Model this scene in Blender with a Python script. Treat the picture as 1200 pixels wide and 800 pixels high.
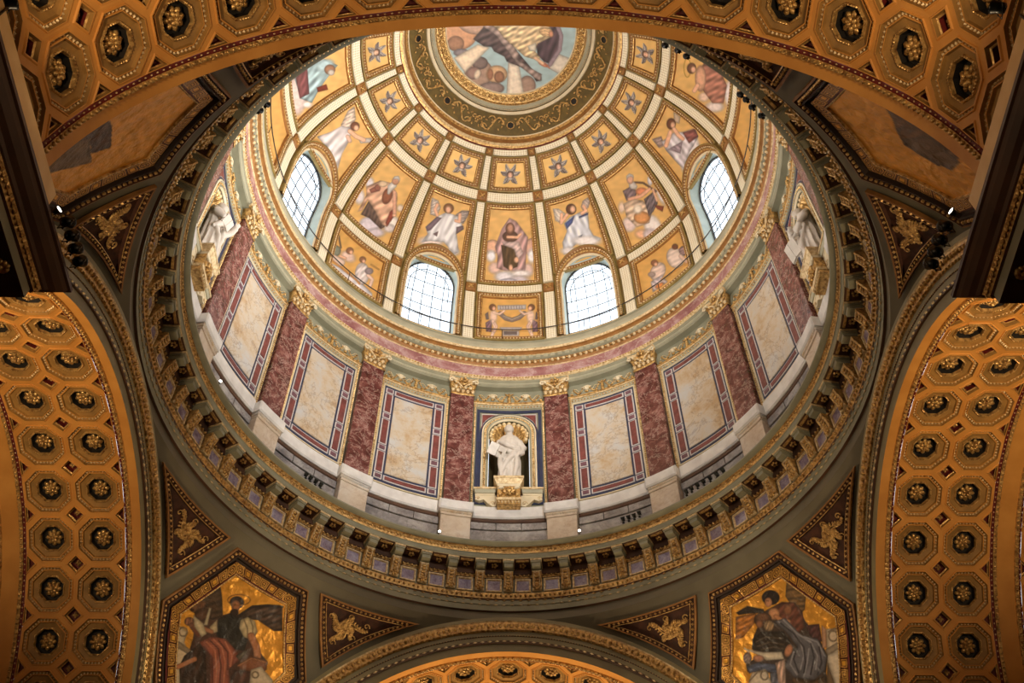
import bpy, math, random
import numpy as np
from mathutils import Vector, Matrix

# ------------------------------------------------------------------ scene
for _o in list(bpy.data.objects):
    bpy.data.objects.remove(_o)
SC = bpy.context.scene
COL = SC.collection
random.seed(7)
R_ = math.radians

# ------------------------------------------------------------------ camera
# World: dome axis = z axis, far side of the crossing = +y, eye height = 0.
FPX, ELEV, YAW, ROLL = 1246.2, R_(54.085), R_(-0.365), R_(0.041)
CAM = np.array([-0.066, -19.533, 0.0])
_F = np.array([0, math.cos(ELEV), math.sin(ELEV)])
_U = np.array([0, -math.sin(ELEV), math.cos(ELEV)])
_X = np.array([1.0, 0, 0])
_c, _s = math.cos(ROLL), math.sin(ROLL)
_X, _U = _c * _X + _s * _U, -_s * _X + _c * _U
_c, _s = math.cos(YAW), math.sin(YAW)
_Z = np.array([[_c, -_s, 0], [_s, _c, 0], [0, 0, 1]])
_X, _U, _F = _Z @ _X, _Z @ _U, _Z @ _F
cam_data = bpy.data.cameras.new('camera')
cam_data.sensor_width = 36.0
cam_data.lens = FPX * 36.0 / 1200.0
cam_data.clip_end = 300
cam = bpy.data.objects.new('camera', cam_data)
COL.objects.link(cam)
cam.matrix_world = Matrix([[_X[0], _U[0], -_F[0], CAM[0]], [_X[1], _U[1], -_F[1], CAM[1]],
                           [_X[2], _U[2], -_F[2], CAM[2]], [0, 0, 0, 1]])
SC.camera = cam

def to_px(P):
    """world points (N,3) -> photo pixels (used to place the painted figures)"""
    q = np.asarray(P, float) - CAM
    w = q @ _F
    return 600 + FPX * (q @ _X) / w, 400 - FPX * (q @ _U) / w

def px_at_height(u, v, h):
    q = _X * (u - 600) / FPX + _U * (400 - v) / FPX + _F
    return CAM + q * (h / q[2])

def px_on_cylinder(u, v, R):
    q = _X * (u - 600) / FPX + _U * (400 - v) / FPX + _F
    A = q[0] ** 2 + q[1] ** 2; B = 2 * (CAM[0] * q[0] + CAM[1] * q[1]); c = CAM[0] ** 2 + CAM[1] ** 2 - R * R
    return CAM + q * ((-B + math.sqrt(B * B - 4 * A * c)) / (2 * A))

# ------------------------------------------------------------------ world, exposure
W = bpy.data.worlds.new('sky')
SC.world = W
W.use_nodes = True
_bg = W.node_tree.nodes['Background']
_bg.inputs[0].default_value = (0.80, 0.90, 1.0, 1)
_bg.inputs[1].default_value = 2.4
SC.view_settings.view_transform = 'Standard'
SC.view_settings.look = 'None'
SC.view_settings.gamma = 1
SC.view_settings.use_curve_mapping = False
SC.view_settings.exposure = 0.1
try:
    SC.cycles.use_denoising = True
    SC.cycles.max_bounces = 6
    SC.cycles.diffuse_bounces = 4
    SC.cycles.glossy_bounces = 3
    SC.cycles.transparent_max_bounces = 8
    SC.cycles.sample_clamp_indirect = 4
    SC.cycles.caustics_reflective = False
    SC.cycles.caustics_refractive = False
except Exception:
    pass

def lamp(name, kind, loc, target, power, col, size=0.5, size_y=None, spot=None, blend=0.5):
    d = bpy.data.lights.new(name, kind)
    d.energy = power
    d.color = col
    if kind == 'AREA':
        d.size = size
        if size_y:
            d.shape = 'RECTANGLE'; d.size_y = size_y
    elif kind == 'SPOT':
        d.shadow_soft_size = size
        d.spot_size = R_(spot or 90); d.spot_blend = blend
    else:
        d.shadow_soft_size = size
    o = bpy.data.objects.new(name, d)
    COL.objects.link(o)
    o.location = loc
    v = Vector(target) - Vector(loc)
    o.rotation_euler = v.to_track_quat('-Z', 'Y').to_euler()
    return o

# ------------------------------------------------------------------ lights of the place
# daylight enters through the eight dome windows (portals only guide the sampling of the sky)
for _k in range(8):
    _a = R_(22.5 + 45 * _k)
    _n = 'window_dome' if _k in (0, 1, 6, 7) else 'window_dome_offscreen'
    _d = bpy.data.lights.new(_n, 'AREA'); _d.shape = 'RECTANGLE'; _d.size = 2.6; _d.size_y = 5.4
    _d.cycles.is_portal = True
    _o = bpy.data.objects.new(_n, _d); COL.objects.link(_o)
    _o.location = (11.05 * math.sin(_a), 11.05 * math.cos(_a), 44.0)
    _o.rotation_euler = Vector((-math.sin(_a), -math.cos(_a), 0)).to_track_quat('-Z', 'Z').to_euler()
# warm lamps standing on the impost cornices of the far and side arches, below and beside the frame
for _k, _nm in ((0, 'far'), (1, 'right'), (3, 'left')):
    _a = -math.pi / 2 * _k; _c, _s = math.cos(_a), math.sin(_a)
    for _sg in (-1, 1):
        if (_k == 1 and _sg == -1) or (_k == 3 and _sg == 1): continue
        for _y in (12.4, 14.6):
            x, y = _sg * 6.9, _y
            tx, ty = (_sg * .4, 12.9) if _k % 2 == 0 else (_sg * 2.6, 12.9)
            lamp('impost_lamp_%s_offscreen' % _nm, 'SPOT', (x * _c - y * _s, x * _s + y * _c, 14.8), (tx * _c - ty * _s, tx * _s + ty * _c, 23), 1500 if _k == 0 else 1650, (1.0, .72, .42), .2, spot=115 if _k == 0 else 98, blend=1.0)


# ------------------------------------------------------------------ materials
MATS = {}
def _new(name):
    m = bpy.data.materials.new(name)
    m.use_nodes = True
    nt = m.node_tree
    b = nt.nodes['Principled BSDF']
    MATS[name] = m
    return m, nt, b

def srgb(c):
    return tuple(((x / 255) / 12.92 if x / 255 <= .04045 else (((x / 255) + .055) / 1.055) ** 2.4) for x in c)

def mat(name, col, rough=.6, metal=0.0, col2=None, scale=3.0, bump=0.0, detail=4, emit=0, contrast=(.35, .65)):
    """plain procedural material: two tones mixed by world-space noise, optional fine relief"""
    m, nt, b = _new(name)
    c1 = srgb(col) + (1,)
    b.inputs['Roughness'].default_value = rough
    b.inputs['Metallic'].default_value = metal
    g = nt.nodes.new('ShaderNodeNewGeometry')
    n = nt.nodes.new('ShaderNodeTexNoise')
    n.inputs['Scale'].default_value = scale
    n.inputs['Detail'].default_value = detail
    nt.links.new(g.outputs['Position'], n.inputs['Vector'])
    if col2:
        r = nt.nodes.new('ShaderNodeValToRGB')
        r.color_ramp.elements[0].position = contrast[0]
        r.color_ramp.elements[1].position = contrast[1]
        r.color_ramp.elements[0].color = c1
        r.color_ramp.elements[1].color = srgb(col2) + (1,)
        nt.links.new(n.outputs['Fac'], r.inputs['Fac'])
        nt.links.new(r.outputs['Color'], b.inputs['Base Color'])
    else:
        b.inputs['Base Color'].default_value = c1
    if bump:
        bp = nt.nodes.new('ShaderNodeBump')
        bp.inputs['Strength'].default_value = bump
        bp.inputs['Distance'].default_value = .05
        nt.links.new(n.outputs['Fac'], bp.inputs['Height'])
        nt.links.new(bp.outputs['Normal'], b.inputs['Normal'])
    if emit:
        b.inputs['Emission Color'].default_value = c1
        b.inputs['Emission Strength'].default_value = emit
    return m

def marble(name, cols, vein, scale=.8, vscale=1.2, rough=.25, vamt=.5, dist=.3, vdist=.5, vw=.03):
    """veined stone: soft clouds of three tones with thin distorted veins"""
    m, nt, b = _new(name)
    b.inputs['Roughness'].default_value = rough
    g = nt.nodes.new('ShaderNodeNewGeometry')
    n = nt.nodes.new('ShaderNodeTexNoise')
    n.inputs['Scale'].default_value = scale; n.inputs['Detail'].default_value = 8
    n.inputs['Roughness'].default_value = .7; n.inputs['Distortion'].default_value = dist
    nt.links.new(g.outputs['Position'], n.inputs['Vector'])
    r = nt.nodes.new('ShaderNodeValToRGB')
    e = r.color_ramp.elements
    e[0].position = .36; e[0].color = srgb(cols[0]) + (1,)
    e[1].position = .64; e[1].color = srgb(cols[2]) + (1,)
    k = e.new(.5); k.color = srgb(cols[1]) + (1,)
    nt.links.new(n.outputs['Fac'], r.inputs['Fac'])
    n2 = nt.nodes.new('ShaderNodeTexNoise')
    n2.inputs['Scale'].default_value = vscale; n2.inputs['Detail'].default_value = 6
    n2.inputs['Distortion'].default_value = vdist; n2.inputs['Roughness'].default_value = .7
    nt.links.new(g.outputs['Position'], n2.inputs['Vector'])
    a = nt.nodes.new('ShaderNodeMath'); a.operation = 'SUBTRACT'; a.inputs[1].default_value = .5
    ab = nt.nodes.new('ShaderNodeMath'); ab.operation = 'ABSOLUTE'
    mp = nt.nodes.new('ShaderNodeMapRange')
    mp.inputs['From Min'].default_value = 0; mp.inputs['From Max'].default_value = vw
    mp.inputs['To Min'].default_value = vamt; mp.inputs['To Max'].default_value = 0
    nt.links.new(n2.outputs['Fac'], a.inputs[0]); nt.links.new(a.outputs[0], ab.inputs[0])
    nt.links.new(ab.outputs[0], mp.inputs['Value'])
    mx = nt.nodes.new('ShaderNodeMix'); mx.data_type = 'RGBA'
    nt.links.new(mp.outputs['Result'], mx.inputs['Factor'])
    nt.links.new(r.outputs['Color'], mx.inputs['A'])
    mx.inputs['B'].default_value = srgb(vein) + (1,)
    nt.links.new(mx.outputs['Result'], b.inputs['Base Color'])
    return m

def gilt(name, hi, lo, rough=.38, metal=.85, scale=9, bump=.6):
    """worn gilding over modelled stucco"""
    m = mat(name, lo, rough, metal, col2=hi, scale=scale, bump=bump, detail=3, contrast=(.3, .6))
    return m

def paint_mat(name, rough=.5, bump=.1):
    """painted or mosaic picture: colour comes from the picture's own colour attribute, gold ground is metallic"""
    m, nt, b = _new(name)
    at = nt.nodes.new('ShaderNodeAttribute'); at.attribute_name = 'Col'
    nt.links.new(at.outputs['Color'], b.inputs['Base Color'])
    mu = nt.nodes.new('ShaderNodeMath'); mu.operation = 'SUBTRACT'; mu.inputs[0].default_value = 1.0
    nt.links.new(at.outputs['Alpha'], mu.inputs[1])
    nt.links.new(mu.outputs[0], b.inputs['Metallic'])
    b.inputs['Roughness'].default_value = rough
    if bump:
        g = nt.nodes.new('ShaderNodeNewGeometry'); n = nt.nodes.new('ShaderNodeTexNoise')
        n.inputs['Scale'].default_value = 2.2; n.inputs['Detail'].default_value = 6
        nt.links.new(g.outputs['Position'], n.inputs['Vector'])
        bp = nt.nodes.new('ShaderNodeBump'); bp.inputs['Strength'].default_value = bump
        bp.inputs['Distance'].default_value = .2
        nt.links.new(n.outputs['Fac'], bp.inputs['Height'])
        nt.links.new(bp.outputs['Normal'], b.inputs['Normal'])
    return m

def lattice_mat(name, col, dark, cell=.13):
    """cream stucco with a small pierced rosette pattern (uses the strip's own uv in metres)"""
    m, nt, b = _new(name)
    b.inputs['Roughness'].default_value = .55
    uv = nt.nodes.new('ShaderNodeUVMap')
    v = nt.nodes.new('ShaderNodeTexVoronoi')
    v.inputs['Scale'].default_value = 1 / cell; v.inputs['Randomness'].default_value = 0.0
    nt.links.new(uv.outputs['UV'], v.inputs['Vector'])
    r = nt.nodes.new('ShaderNodeValToRGB')
    e = r.color_ramp.elements
    e[0].position = .36; e[0].color = srgb(col) + (1,)
    e[1].position = .62; e[1].color = srgb(dark) + (1,)
    nt.links.new(v.outputs['Distance'], r.inputs['Fac'])
    nt.links.new(r.outputs['Color'], b.inputs['Base Color'])
    bp = nt.nodes.new('ShaderNodeBump'); bp.invert = True
    bp.inputs['Strength'].default_value = .5; bp.inputs['Distance'].default_value = .04
    nt.links.new(v.outputs['Distance'], bp.inputs['Height'])
    nt.links.new(bp.outputs['Normal'], b.inputs['Normal'])
    return m

mat('sage', (152, 150, 128), .55, col2=(136, 135, 114), scale=1.5)
mat('sage_light', (182, 177, 152), .5, col2=(164, 160, 138), scale=1.5)
mat('pendentive', (122, 116, 96), .6, col2=(108, 102, 84), scale=.6)
mat('archband', (158, 148, 112), .55, col2=(140, 131, 100), scale=1.0)
mat('amber', (214, 152, 74), .6, col2=(198, 136, 62), scale=1.2, bump=.08)
mat('coffer_olive', (166, 124, 64), .6, col2=(140, 106, 56), scale=3)
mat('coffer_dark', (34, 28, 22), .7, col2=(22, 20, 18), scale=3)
mat('maroon', (112, 34, 30), .5, col2=(84, 26, 24), scale=6)
mat('brown_ground', (84, 46, 27), .7, col2=(60, 34, 22), scale=5, bump=.3)
gilt('gold', (226, 186, 118), (142, 102, 58), metal=.55)
gilt('gold_pale', (236, 214, 170), (188, 154, 104), rough=.5, metal=.2)
mat('ochre', (160, 112, 58), .6, col2=(136, 92, 44), scale=3)
mat('olive_gold', (152, 128, 70), .6, col2=(130, 108, 58), scale=3)
mat('olive_band', (112, 92, 44), .6, col2=(92, 76, 38), scale=3)
mat('cream', (232, 218, 186), .5, col2=(218, 202, 168), scale=2)
mat('white_stone', (236, 234, 231), .4, col2=(214, 211, 208), scale=2, bump=.05)
mat('window_reveal', (190, 198, 184), .5, col2=(176, 184, 170), scale=2)
lattice_mat('lattice', (248, 240, 216), (200, 176, 132))
marble('red_marble', ((72, 33, 32), (102, 53, 51), (144, 96, 90)), (200, 170, 160), scale=2.0, vscale=1.6, vamt=.6, vw=.022)
marble('frieze_marble', ((138, 88, 90), (164, 116, 116), (196, 166, 164)), (220, 202, 198), scale=.9, vscale=.8, vamt=.4)
marble('cream_marble', ((190, 162, 126), (204, 190, 170), (200, 200, 199)), (116, 90, 74), scale=.8, vscale=.5, vamt=.4, dist=.2, vdist=.4, vw=.018)
marble('beige_marble', ((196, 176, 154), (210, 194, 174), (218, 208, 194)), (166, 134, 114), scale=.8, vscale=.7, vamt=.3)
marble('grey_marble', ((112, 108, 110), (146, 142, 142), (180, 177, 175)), (88, 84, 88), scale=.9, vscale=.8, vamt=.4)
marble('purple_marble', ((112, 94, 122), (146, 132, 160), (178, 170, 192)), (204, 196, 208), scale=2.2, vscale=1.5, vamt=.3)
marble('statue_marble', ((206, 198, 188), (216, 208, 198), (198, 190, 180)), (204, 192, 180), scale=.8, vscale=.8, vamt=.15, rough=.45)
mat('navy', (48, 58, 88), .45, col2=(40, 48, 74), scale=4)
mat('joint_white', (206, 200, 198), .45)
mat('tile_red', (132, 70, 66), .4, col2=(104, 52, 52), scale=5)
mat('tile_violet', (124, 84, 96), .4, col2=(100, 66, 78), scale=5)
mat('black', (16, 16, 17), .45)
mat('black_metal', (22, 26, 28), .35, metal=.3)
mat('iron', (52, 44, 38), .5)
mat('band_brown', (58, 40, 30), .6, col2=(48, 34, 26), scale=2)
mat('cornice_brown', (92, 62, 42), .5, col2=(74, 50, 36), scale=1.5)
mat('trough_paint', (242, 204, 142), .5, col2=(232, 190, 124), scale=3)
mat('niche_olive', (104, 92, 62), .6, col2=(88, 78, 54), scale=2)
mat('floor_stone', (150, 130, 108), .35, col2=(128, 108, 90), scale=.8)
mat('pier_stone', (128, 96, 70), .5, col2=(104, 78, 58), scale=.8)
mat('lamp_white', (255, 244, 226), .4, emit=5)
paint_mat('fresco', .55, .06)
paint_mat('mosaic', .36, .5)
def _glass():
    m, nt, b = _new('glass')
    nt.nodes.remove(b)
    out = nt.nodes['Material Output']
    t = nt.nodes.new('ShaderNodeBsdfTransparent'); t.inputs[0].default_value = (.93, .96, .97, 1)
    g = nt.nodes.new('ShaderNodeBsdfGlossy'); g.inputs['Roughness'].default_value = .1
    f = nt.nodes.new('ShaderNodeMixShader'); f.inputs[0].default_value = .06
    nt.links.new(t.outputs[0], f.inputs[1]); nt.links.new(g.outputs[0], f.inputs[2])
    nt.links.new(f.outputs[0], out.inputs['Surface'])
_glass()

# ------------------------------------------------------------------ mesh builder
class MB:
    """collects faces of ONE object; materials by name; optional uv (metres) and colours"""
    def __init__(s):
        s.v, s.f, s.m, s.mats, s.uv, s.col = [], [], [], [], {}, None
    def mi(s, name):
        if name not in s.mats: s.mats.append(name)
        return s.mats.index(name)
    def vert(s, p):
        s.v.append((float(p[0]), float(p[1]), float(p[2]))); return len(s.v) - 1
    def face(s, idx, m, uv=None):
        s.f.append(tuple(idx)); s.m.append(s.mi(m))
        if uv: s.uv[len(s.f) - 1] = uv
    def grid(s, fn, nu, nv, m, closed_u=False):
        """fn(i/nu, j/nv) -> point"""
        ids = [[s.vert(fn(i / nu, j / nv)) for j in range(nv + 1)] for i in range(nu if closed_u else nu + 1)]
        for i in range(nu):
            a, b = ids[i], ids[(i + 1) % len(ids)]
            for j in range(nv):
                s.face((a[j], b[j], b[j + 1], a[j + 1]), m if isinstance(m, str) else m(i, j))
        return ids
    def loops(s, loops, mats, closed=True, cap=None):
        """skin between consecutive point loops"""
        ids = [[s.vert(p) for p in L] for L in loops]
        n = len(ids[0])
        for k in range(len(ids) - 1):
            mm = mats if isinstance(mats, str) else mats[k]
            for i in range(n if closed else n - 1):
                j = (i + 1) % n
                s.face((ids[k][i], ids[k][j], ids[k + 1][j], ids[k + 1][i]), mm)
        if cap: s.face(ids[-1], cap)
        return ids
    def box(s, c, e, m, rot=0):
        """axis box centre c half-extents e, rotated about z"""
        cr, sr = math.cos(rot), math.sin(rot)
        P = []
        for dx in (-1, 1):
            for dy in (-1, 1):
                for dz in (-1, 1):
                    x, y = dx * e[0], dy * e[1]
                    P.append(s.vert((c[0] + x * cr - y * sr, c[1] + x * sr + y * cr, c[2] + dz * e[2])))
        for q in ((0, 1, 3, 2), (4, 6, 7, 5), (0, 4, 5, 1), (2, 3, 7, 6), (0, 2, 6, 4), (1, 5, 7, 3)):
            s.face([P[i] for i in q], m)
    def ell(s, c, ax, m, seg=6, ring=3):
        """ellipsoid with three axis vectors"""
        c = np.asarray(c, float); ax = [np.asarray(a, float) for a in ax]
        top = s.vert(c + ax[2]); bot = s.vert(c - ax[2]); rows = []
        for j in range(1, ring):
            ph = math.pi * j / ring
            rows.append([s.vert(c + ax[2] * math.cos(ph) + math.sin(ph) * (ax[0] * math.cos(2 * math.pi * i / seg) + ax[1] * math.sin(2 * math.pi * i / seg))) for i in range(seg)])
        for i in range(seg):
            k = (i + 1) % seg
            s.face((top, rows[0][i], rows[0][k]), m); s.face((bot, rows[-1][k], rows[-1][i]), m)
            for a, b in zip(rows, rows[1:]):
                s.face((a[i], b[i], b[k], a[k]), m)
    def tube(s, pts, r, m, n=6, cap=True, closed=False):
        pts = [np.asarray(p, float) for p in pts]
        rr = r if hasattr(r, '__len__') else [r] * len(pts)
        L = []
        up = np.array([0.13, 0.21, 0.97])
        for i, p in enumerate(pts):
            a = pts[i - 1] if (i or closed) else p
            b = pts[(i + 1) % len(pts)] if (i < len(pts) - 1 or closed) else p
            t = b - a; t = t / (np.linalg.norm(t) + 1e-9)
            u = np.cross(up, t); u /= (np.linalg.norm(u) + 1e-9); w = np.cross(t, u)
            L.append([p + rr[i] * (u * math.cos(2 * math.pi * k / n) + w * math.sin(2 * math.pi * k / n)) for k in range(n)])
        if closed: L.append(L[0])
        ids = s.loops(L, m)
        if cap and not closed:
            s.face(ids[0][::-1], m); s.face(ids[-1], m)
    def build(s, name, parent=None, smooth=False, kind=None):
        return obj(name, s.mesh(name, smooth), parent, kind)
    def mesh(s, name, smooth=False):
        me = bpy.data.meshes.new(name)
        me.from_pydata(s.v, [], s.f)
        for n in s.mats: me.materials.append(MATS[n])
        me.polygons.foreach_set('material_index', s.m)
        if smooth: me.polygons.foreach_set('use_smooth', [True] * len(s.f))
        if s.uv:
            u = me.uv_layers.new(name='UVMap')
            for fi, uvs in s.uv.items():
                for li, q in zip(me.polygons[fi].loop_indices, uvs):
                    u.data[li].uv = q
        if s.col is not None:
            a = me.color_attributes.new('Col', 'FLOAT_COLOR', 'POINT')
            a.data.foreach_set('color', np.asarray(s.col, np.float32).ravel())
        me.update()
        return me

def obj(name, me, parent=None, kind=None, rz=0, loc=None):
    o = bpy.data.objects.new(name, me)
    COL.objects.link(o)
    if parent: o.parent = parent
    if kind: o['kind'] = kind
    if rz: o.rotation_euler.z = rz
    if loc is not None: o.location = loc
    return o

def top(o, label, cat, group=None, kind=None):
    o['label'] = label; o['category'] = cat
    if group: o['group'] = group
    if kind: o['kind'] = kind
    return o

def empty(name, loc=(0, 0, 0), rz=0):
    o = bpy.data.objects.new(name, None)
    COL.objects.link(o); o.location = loc; o.rotation_euler.z = rz
    return o

# ------------------------------------------------------------------ measured layout (metres above the eye)
RD = 11.0                                   # drum wall radius
DR, DZ = 10.4, 43.6                         # dome sphere radius and centre height
AP, AR, AZ, AO = 11.15, 8.05, 15.78, 9.4    # arch plane, intrados radius, springing height, extrados radius
PS = math.hypot(AP, AO)                     # pendentive sphere radius
FLOOR = -1.6

def azp(a, r, z):
    a = R_(a); return (r * math.sin(a), r * math.cos(a), z)
def S_drum(a, z, o): return azp(a, RD - o, z)
def S_dome(a, t, o):
    if t <= 0: return azp(a, DR - o, DZ + t)
    p = t / DR; return azp(a, (DR - o) * math.cos(p), DZ + (DR - o) * math.sin(p))
def S_bar(s, t, o):
    p = t / AR; return ((AR - o) * math.sin(p), s, AZ + (AR - o) * math.cos(p))
_pe = math.asin((22.5 - AZ) / PS)
_n0 = np.array([math.cos(_pe) * math.sin(R_(45)), math.cos(_pe) * math.cos(R_(45)), math.sin(_pe)])
_e1 = np.array([math.cos(R_(45)), -math.sin(R_(45)), 0.0])
_e2 = np.cross(_e1, _n0); _e2 = _e2 if _e2[2] > 0 else -_e2
def S_pend(p, q, o):
    d = _n0 + _e1 * (p / PS) + _e2 * (q / PS)
    return np.array([0, 0, AZ]) + (PS - o) * d / np.linalg.norm(d)
def pend_pq(az, z):
    s = (z - AZ) / PS; c = math.sqrt(1 - s * s)
    d = np.array([c * math.sin(R_(az)), c * math.cos(R_(az)), s])
    k = d @ _n0
    return (float(d @ _e1 / k * PS), float(d @ _e2 / k * PS))

def frame_at(S, u, v, o, e=.02):
    """point and unit tangents of a surface"""
    p = np.array(S(u, v, o)); a = np.array(S(u + e, v, o)) - p; b = np.array(S(u, v + e, o)) - p
    a /= np.linalg.norm(a); n = np.cross(a, b); n /= np.linalg.norm(n)
    n2 = np.array(S(u, v, o + e)) - p
    if n @ n2 < 0: n = -n
    b = np.cross(n, a)
    if b @ (np.array(S(u, v + e, o)) - p) < 0: b = -b
    return p, a, b, n

def blob(mb, S, u, v, o, ru, rv, rn, m, rot=0, seg=6, ring=3):
    p, a, b, n = frame_at(S, u, v, o)
    c, s = math.cos(rot), math.sin(rot)
    mb.ell(p, ((a * c + b * s) * ru, (b * c - a * s) * rv, n * rn), m, seg, ring)

def patch(mb, S, u0, u1, v0, v1, h, m, nu=3, nv=3, base=-.02, bev=0, us=1.0, msides=None):
    """raised block on a surface; us = metres per u unit"""
    bu, bv = bev / us, bev
    def pt(i, j, o, b):
        return S(u0 + b * bu + (u1 - u0 - 2 * b * bu) * i / nu, v0 + b * bv + (v1 - v0 - 2 * b * bv) * j / nv, o)
    ids = [[mb.vert(pt(i, j, h, 1 if bev else 0)) for j in range(nv + 1)] for i in range(nu + 1)]
    def uvp(i, j): return ((u0 + (u1 - u0) * i / nu) * us, v0 + (v1 - v0) * j / nv)
    for i in range(nu):
        for j in range(nv):
            mb.face((ids[i][j], ids[i + 1][j], ids[i + 1][j + 1], ids[i][j + 1]), m,
                    (uvp(i, j), uvp(i + 1, j), uvp(i + 1, j + 1), uvp(i, j + 1)))
    ring = [(i, 0) for i in range(nu)] + [(nu, j) for j in range(nv)] + [(i, nv) for i in range(nu, 0, -1)] + [(0, j) for j in range(nv, 0, -1)]
    prev = [ids[i][j] for i, j in ring]
    for o, b in (((h - bev, 0), (base, 0)) if bev else ((base, 0),)):
        cur = [mb.vert(pt(i, j, o, b)) for i, j in ring]
        for k in range(len(ring)):
            l = (k + 1) % len(ring)
            mb.face((prev[k], cur[k], cur[l], prev[l]), msides or m)
        prev = cur

def rect(u0, u1, v0, v1, nu, nv):
    return [(u0 + (u1 - u0) * i / nu, v0) for i in range(nu)] + [(u1, v0 + (v1 - v0) * j / nv) for j in range(nv)] + \
           [(u1 - (u1 - u0) * i / nu, v1) for i in range(nu)] + [(u0, v1 - (v1 - v0) * j / nv) for j in range(nv)]

def rect_frame(mb, S, u0, u1, v0, v1, prof, mats, nu=4, nv=4, us=1.0):
    """moulded frame: prof = [(inset metres, height)] from outside in"""
    L = [[S(u, v, h) for u, v in rect(u0 + d / us, u1 - d / us, v0 + d, v1 - d, nu, nv)] for d, h in prof]
    mb.loops(L, mats)

def arch_pts(hw, v0, vs, hm, n=14, nl=5):
    """bottom-left up, round the arch, down to bottom-right (open); hw in u units, hm in v units"""
    P = [(-hw, v0 + (vs - v0) * i / nl) for i in range(nl)]
    P += [(-hw * math.cos(math.pi * i / n), vs + hm * math.sin(math.pi * i / n)) for i in range(n + 1)]
    P += [(hw, vs - (vs - v0) * i / nl) for i in range(1, nl + 1)]
    return P

def resample(P, step):
    P = [np.asarray(p, float) for p in P]
    d = [0]
    for a, b in zip(P, P[1:]): d.append(d[-1] + np.linalg.norm(b - a))
    n = max(1, int(round(d[-1] / step)))
    out = []
    k = 0
    for i in range(n + 1):
        x = d[-1] * i / n
        while k < len(d) - 2 and d[k + 1] < x: k += 1
        t = (x - d[k]) / max(1e-9, d[k + 1] - d[k])
        out.append(P[k] + (P[k + 1] - P[k]) * t)
    return out

def beads(mb, P3, step, r, m, stretch=1.0, closed=False, rn=None, seg=4, ring=2, skip_last=True):
    """row of small beads along a 3d path"""
    if closed: P3 = list(P3) + [P3[0]]
    Q = resample(P3, step)
    for i in range(len(Q) - (1 if skip_last else 0)):
        a, b = Q[i], Q[min(i + 1, len(Q) - 1)]
        if i == len(Q) - 1: a = Q[i - 1]; b = Q[i]
        t = b - a; t = t / (np.linalg.norm(t) + 1e-9)
        u = np.cross(t, (.31, .22, .92)); u /= np.linalg.norm(u); w = np.cross(t, u)
        c = (Q[i] + Q[min(i + 1, len(Q) - 1)]) / 2 if skip_last else Q[i]
        mb.ell(c, (u * r, w * r, t * r * stretch), m, seg, ring)

def revolve(mb, prof, mats, n=192, a0=0, a1=360):
    closed = abs(a1 - a0 - 360) < 1e-6
    for k in range(len(prof) - 1):
        mm = mats if isinstance(mats, str) else mats[k]
        p, q = prof[k], prof[k + 1]
        mb.grid(lambda i, j: azp(a0 + (a1 - a0) * i, p[0] + (q[0] - p[0]) * j, p[1] + (q[1] - p[1]) * j), n, 1, mm, closed_u=closed)

def ring_pts(r, z, n=180, a0=0, a1=360): return [azp(a0 + (a1 - a0) * i / n, r, z) for i in range(n + (0 if a1 - a0 >= 360 else 1))]

def inset_poly(P, d):
    """mitred inset of a closed anticlockwise/clockwise polygon (2d)"""
    P = [np.asarray(p, float) for p in P]
    n = len(P)
    A = sum(P[i][0] * P[(i + 1) % n][1] - P[(i + 1) % n][0] * P[i][1] for i in range(n))
    sg = 1 if A > 0 else -1
    out = []
    for i in range(n):
        a, b, c = P[i - 1], P[i], P[(i + 1) % n]
        e1 = (b - a) / np.linalg.norm(b - a); e2 = (c - b) / np.linalg.norm(c - b)
        n1 = np.array((-e1[1], e1[0])) * sg; n2 = np.array((-e2[1], e2[0])) * sg
        m = n1 + n2; k = m @ n1
        out.append(b + m * (d / max(k, .12)))
    return out

def inside(P, x, y):
    r = False; n = len(P)
    for i in range(n):
        (x1, y1), (x2, y2) = P[i], P[i - 1]
        if (y1 > y) != (y2 > y) and x < (x2 - x1) * (y - y1) / (y2 - y1) + x1: r = not r
    return r

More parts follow.
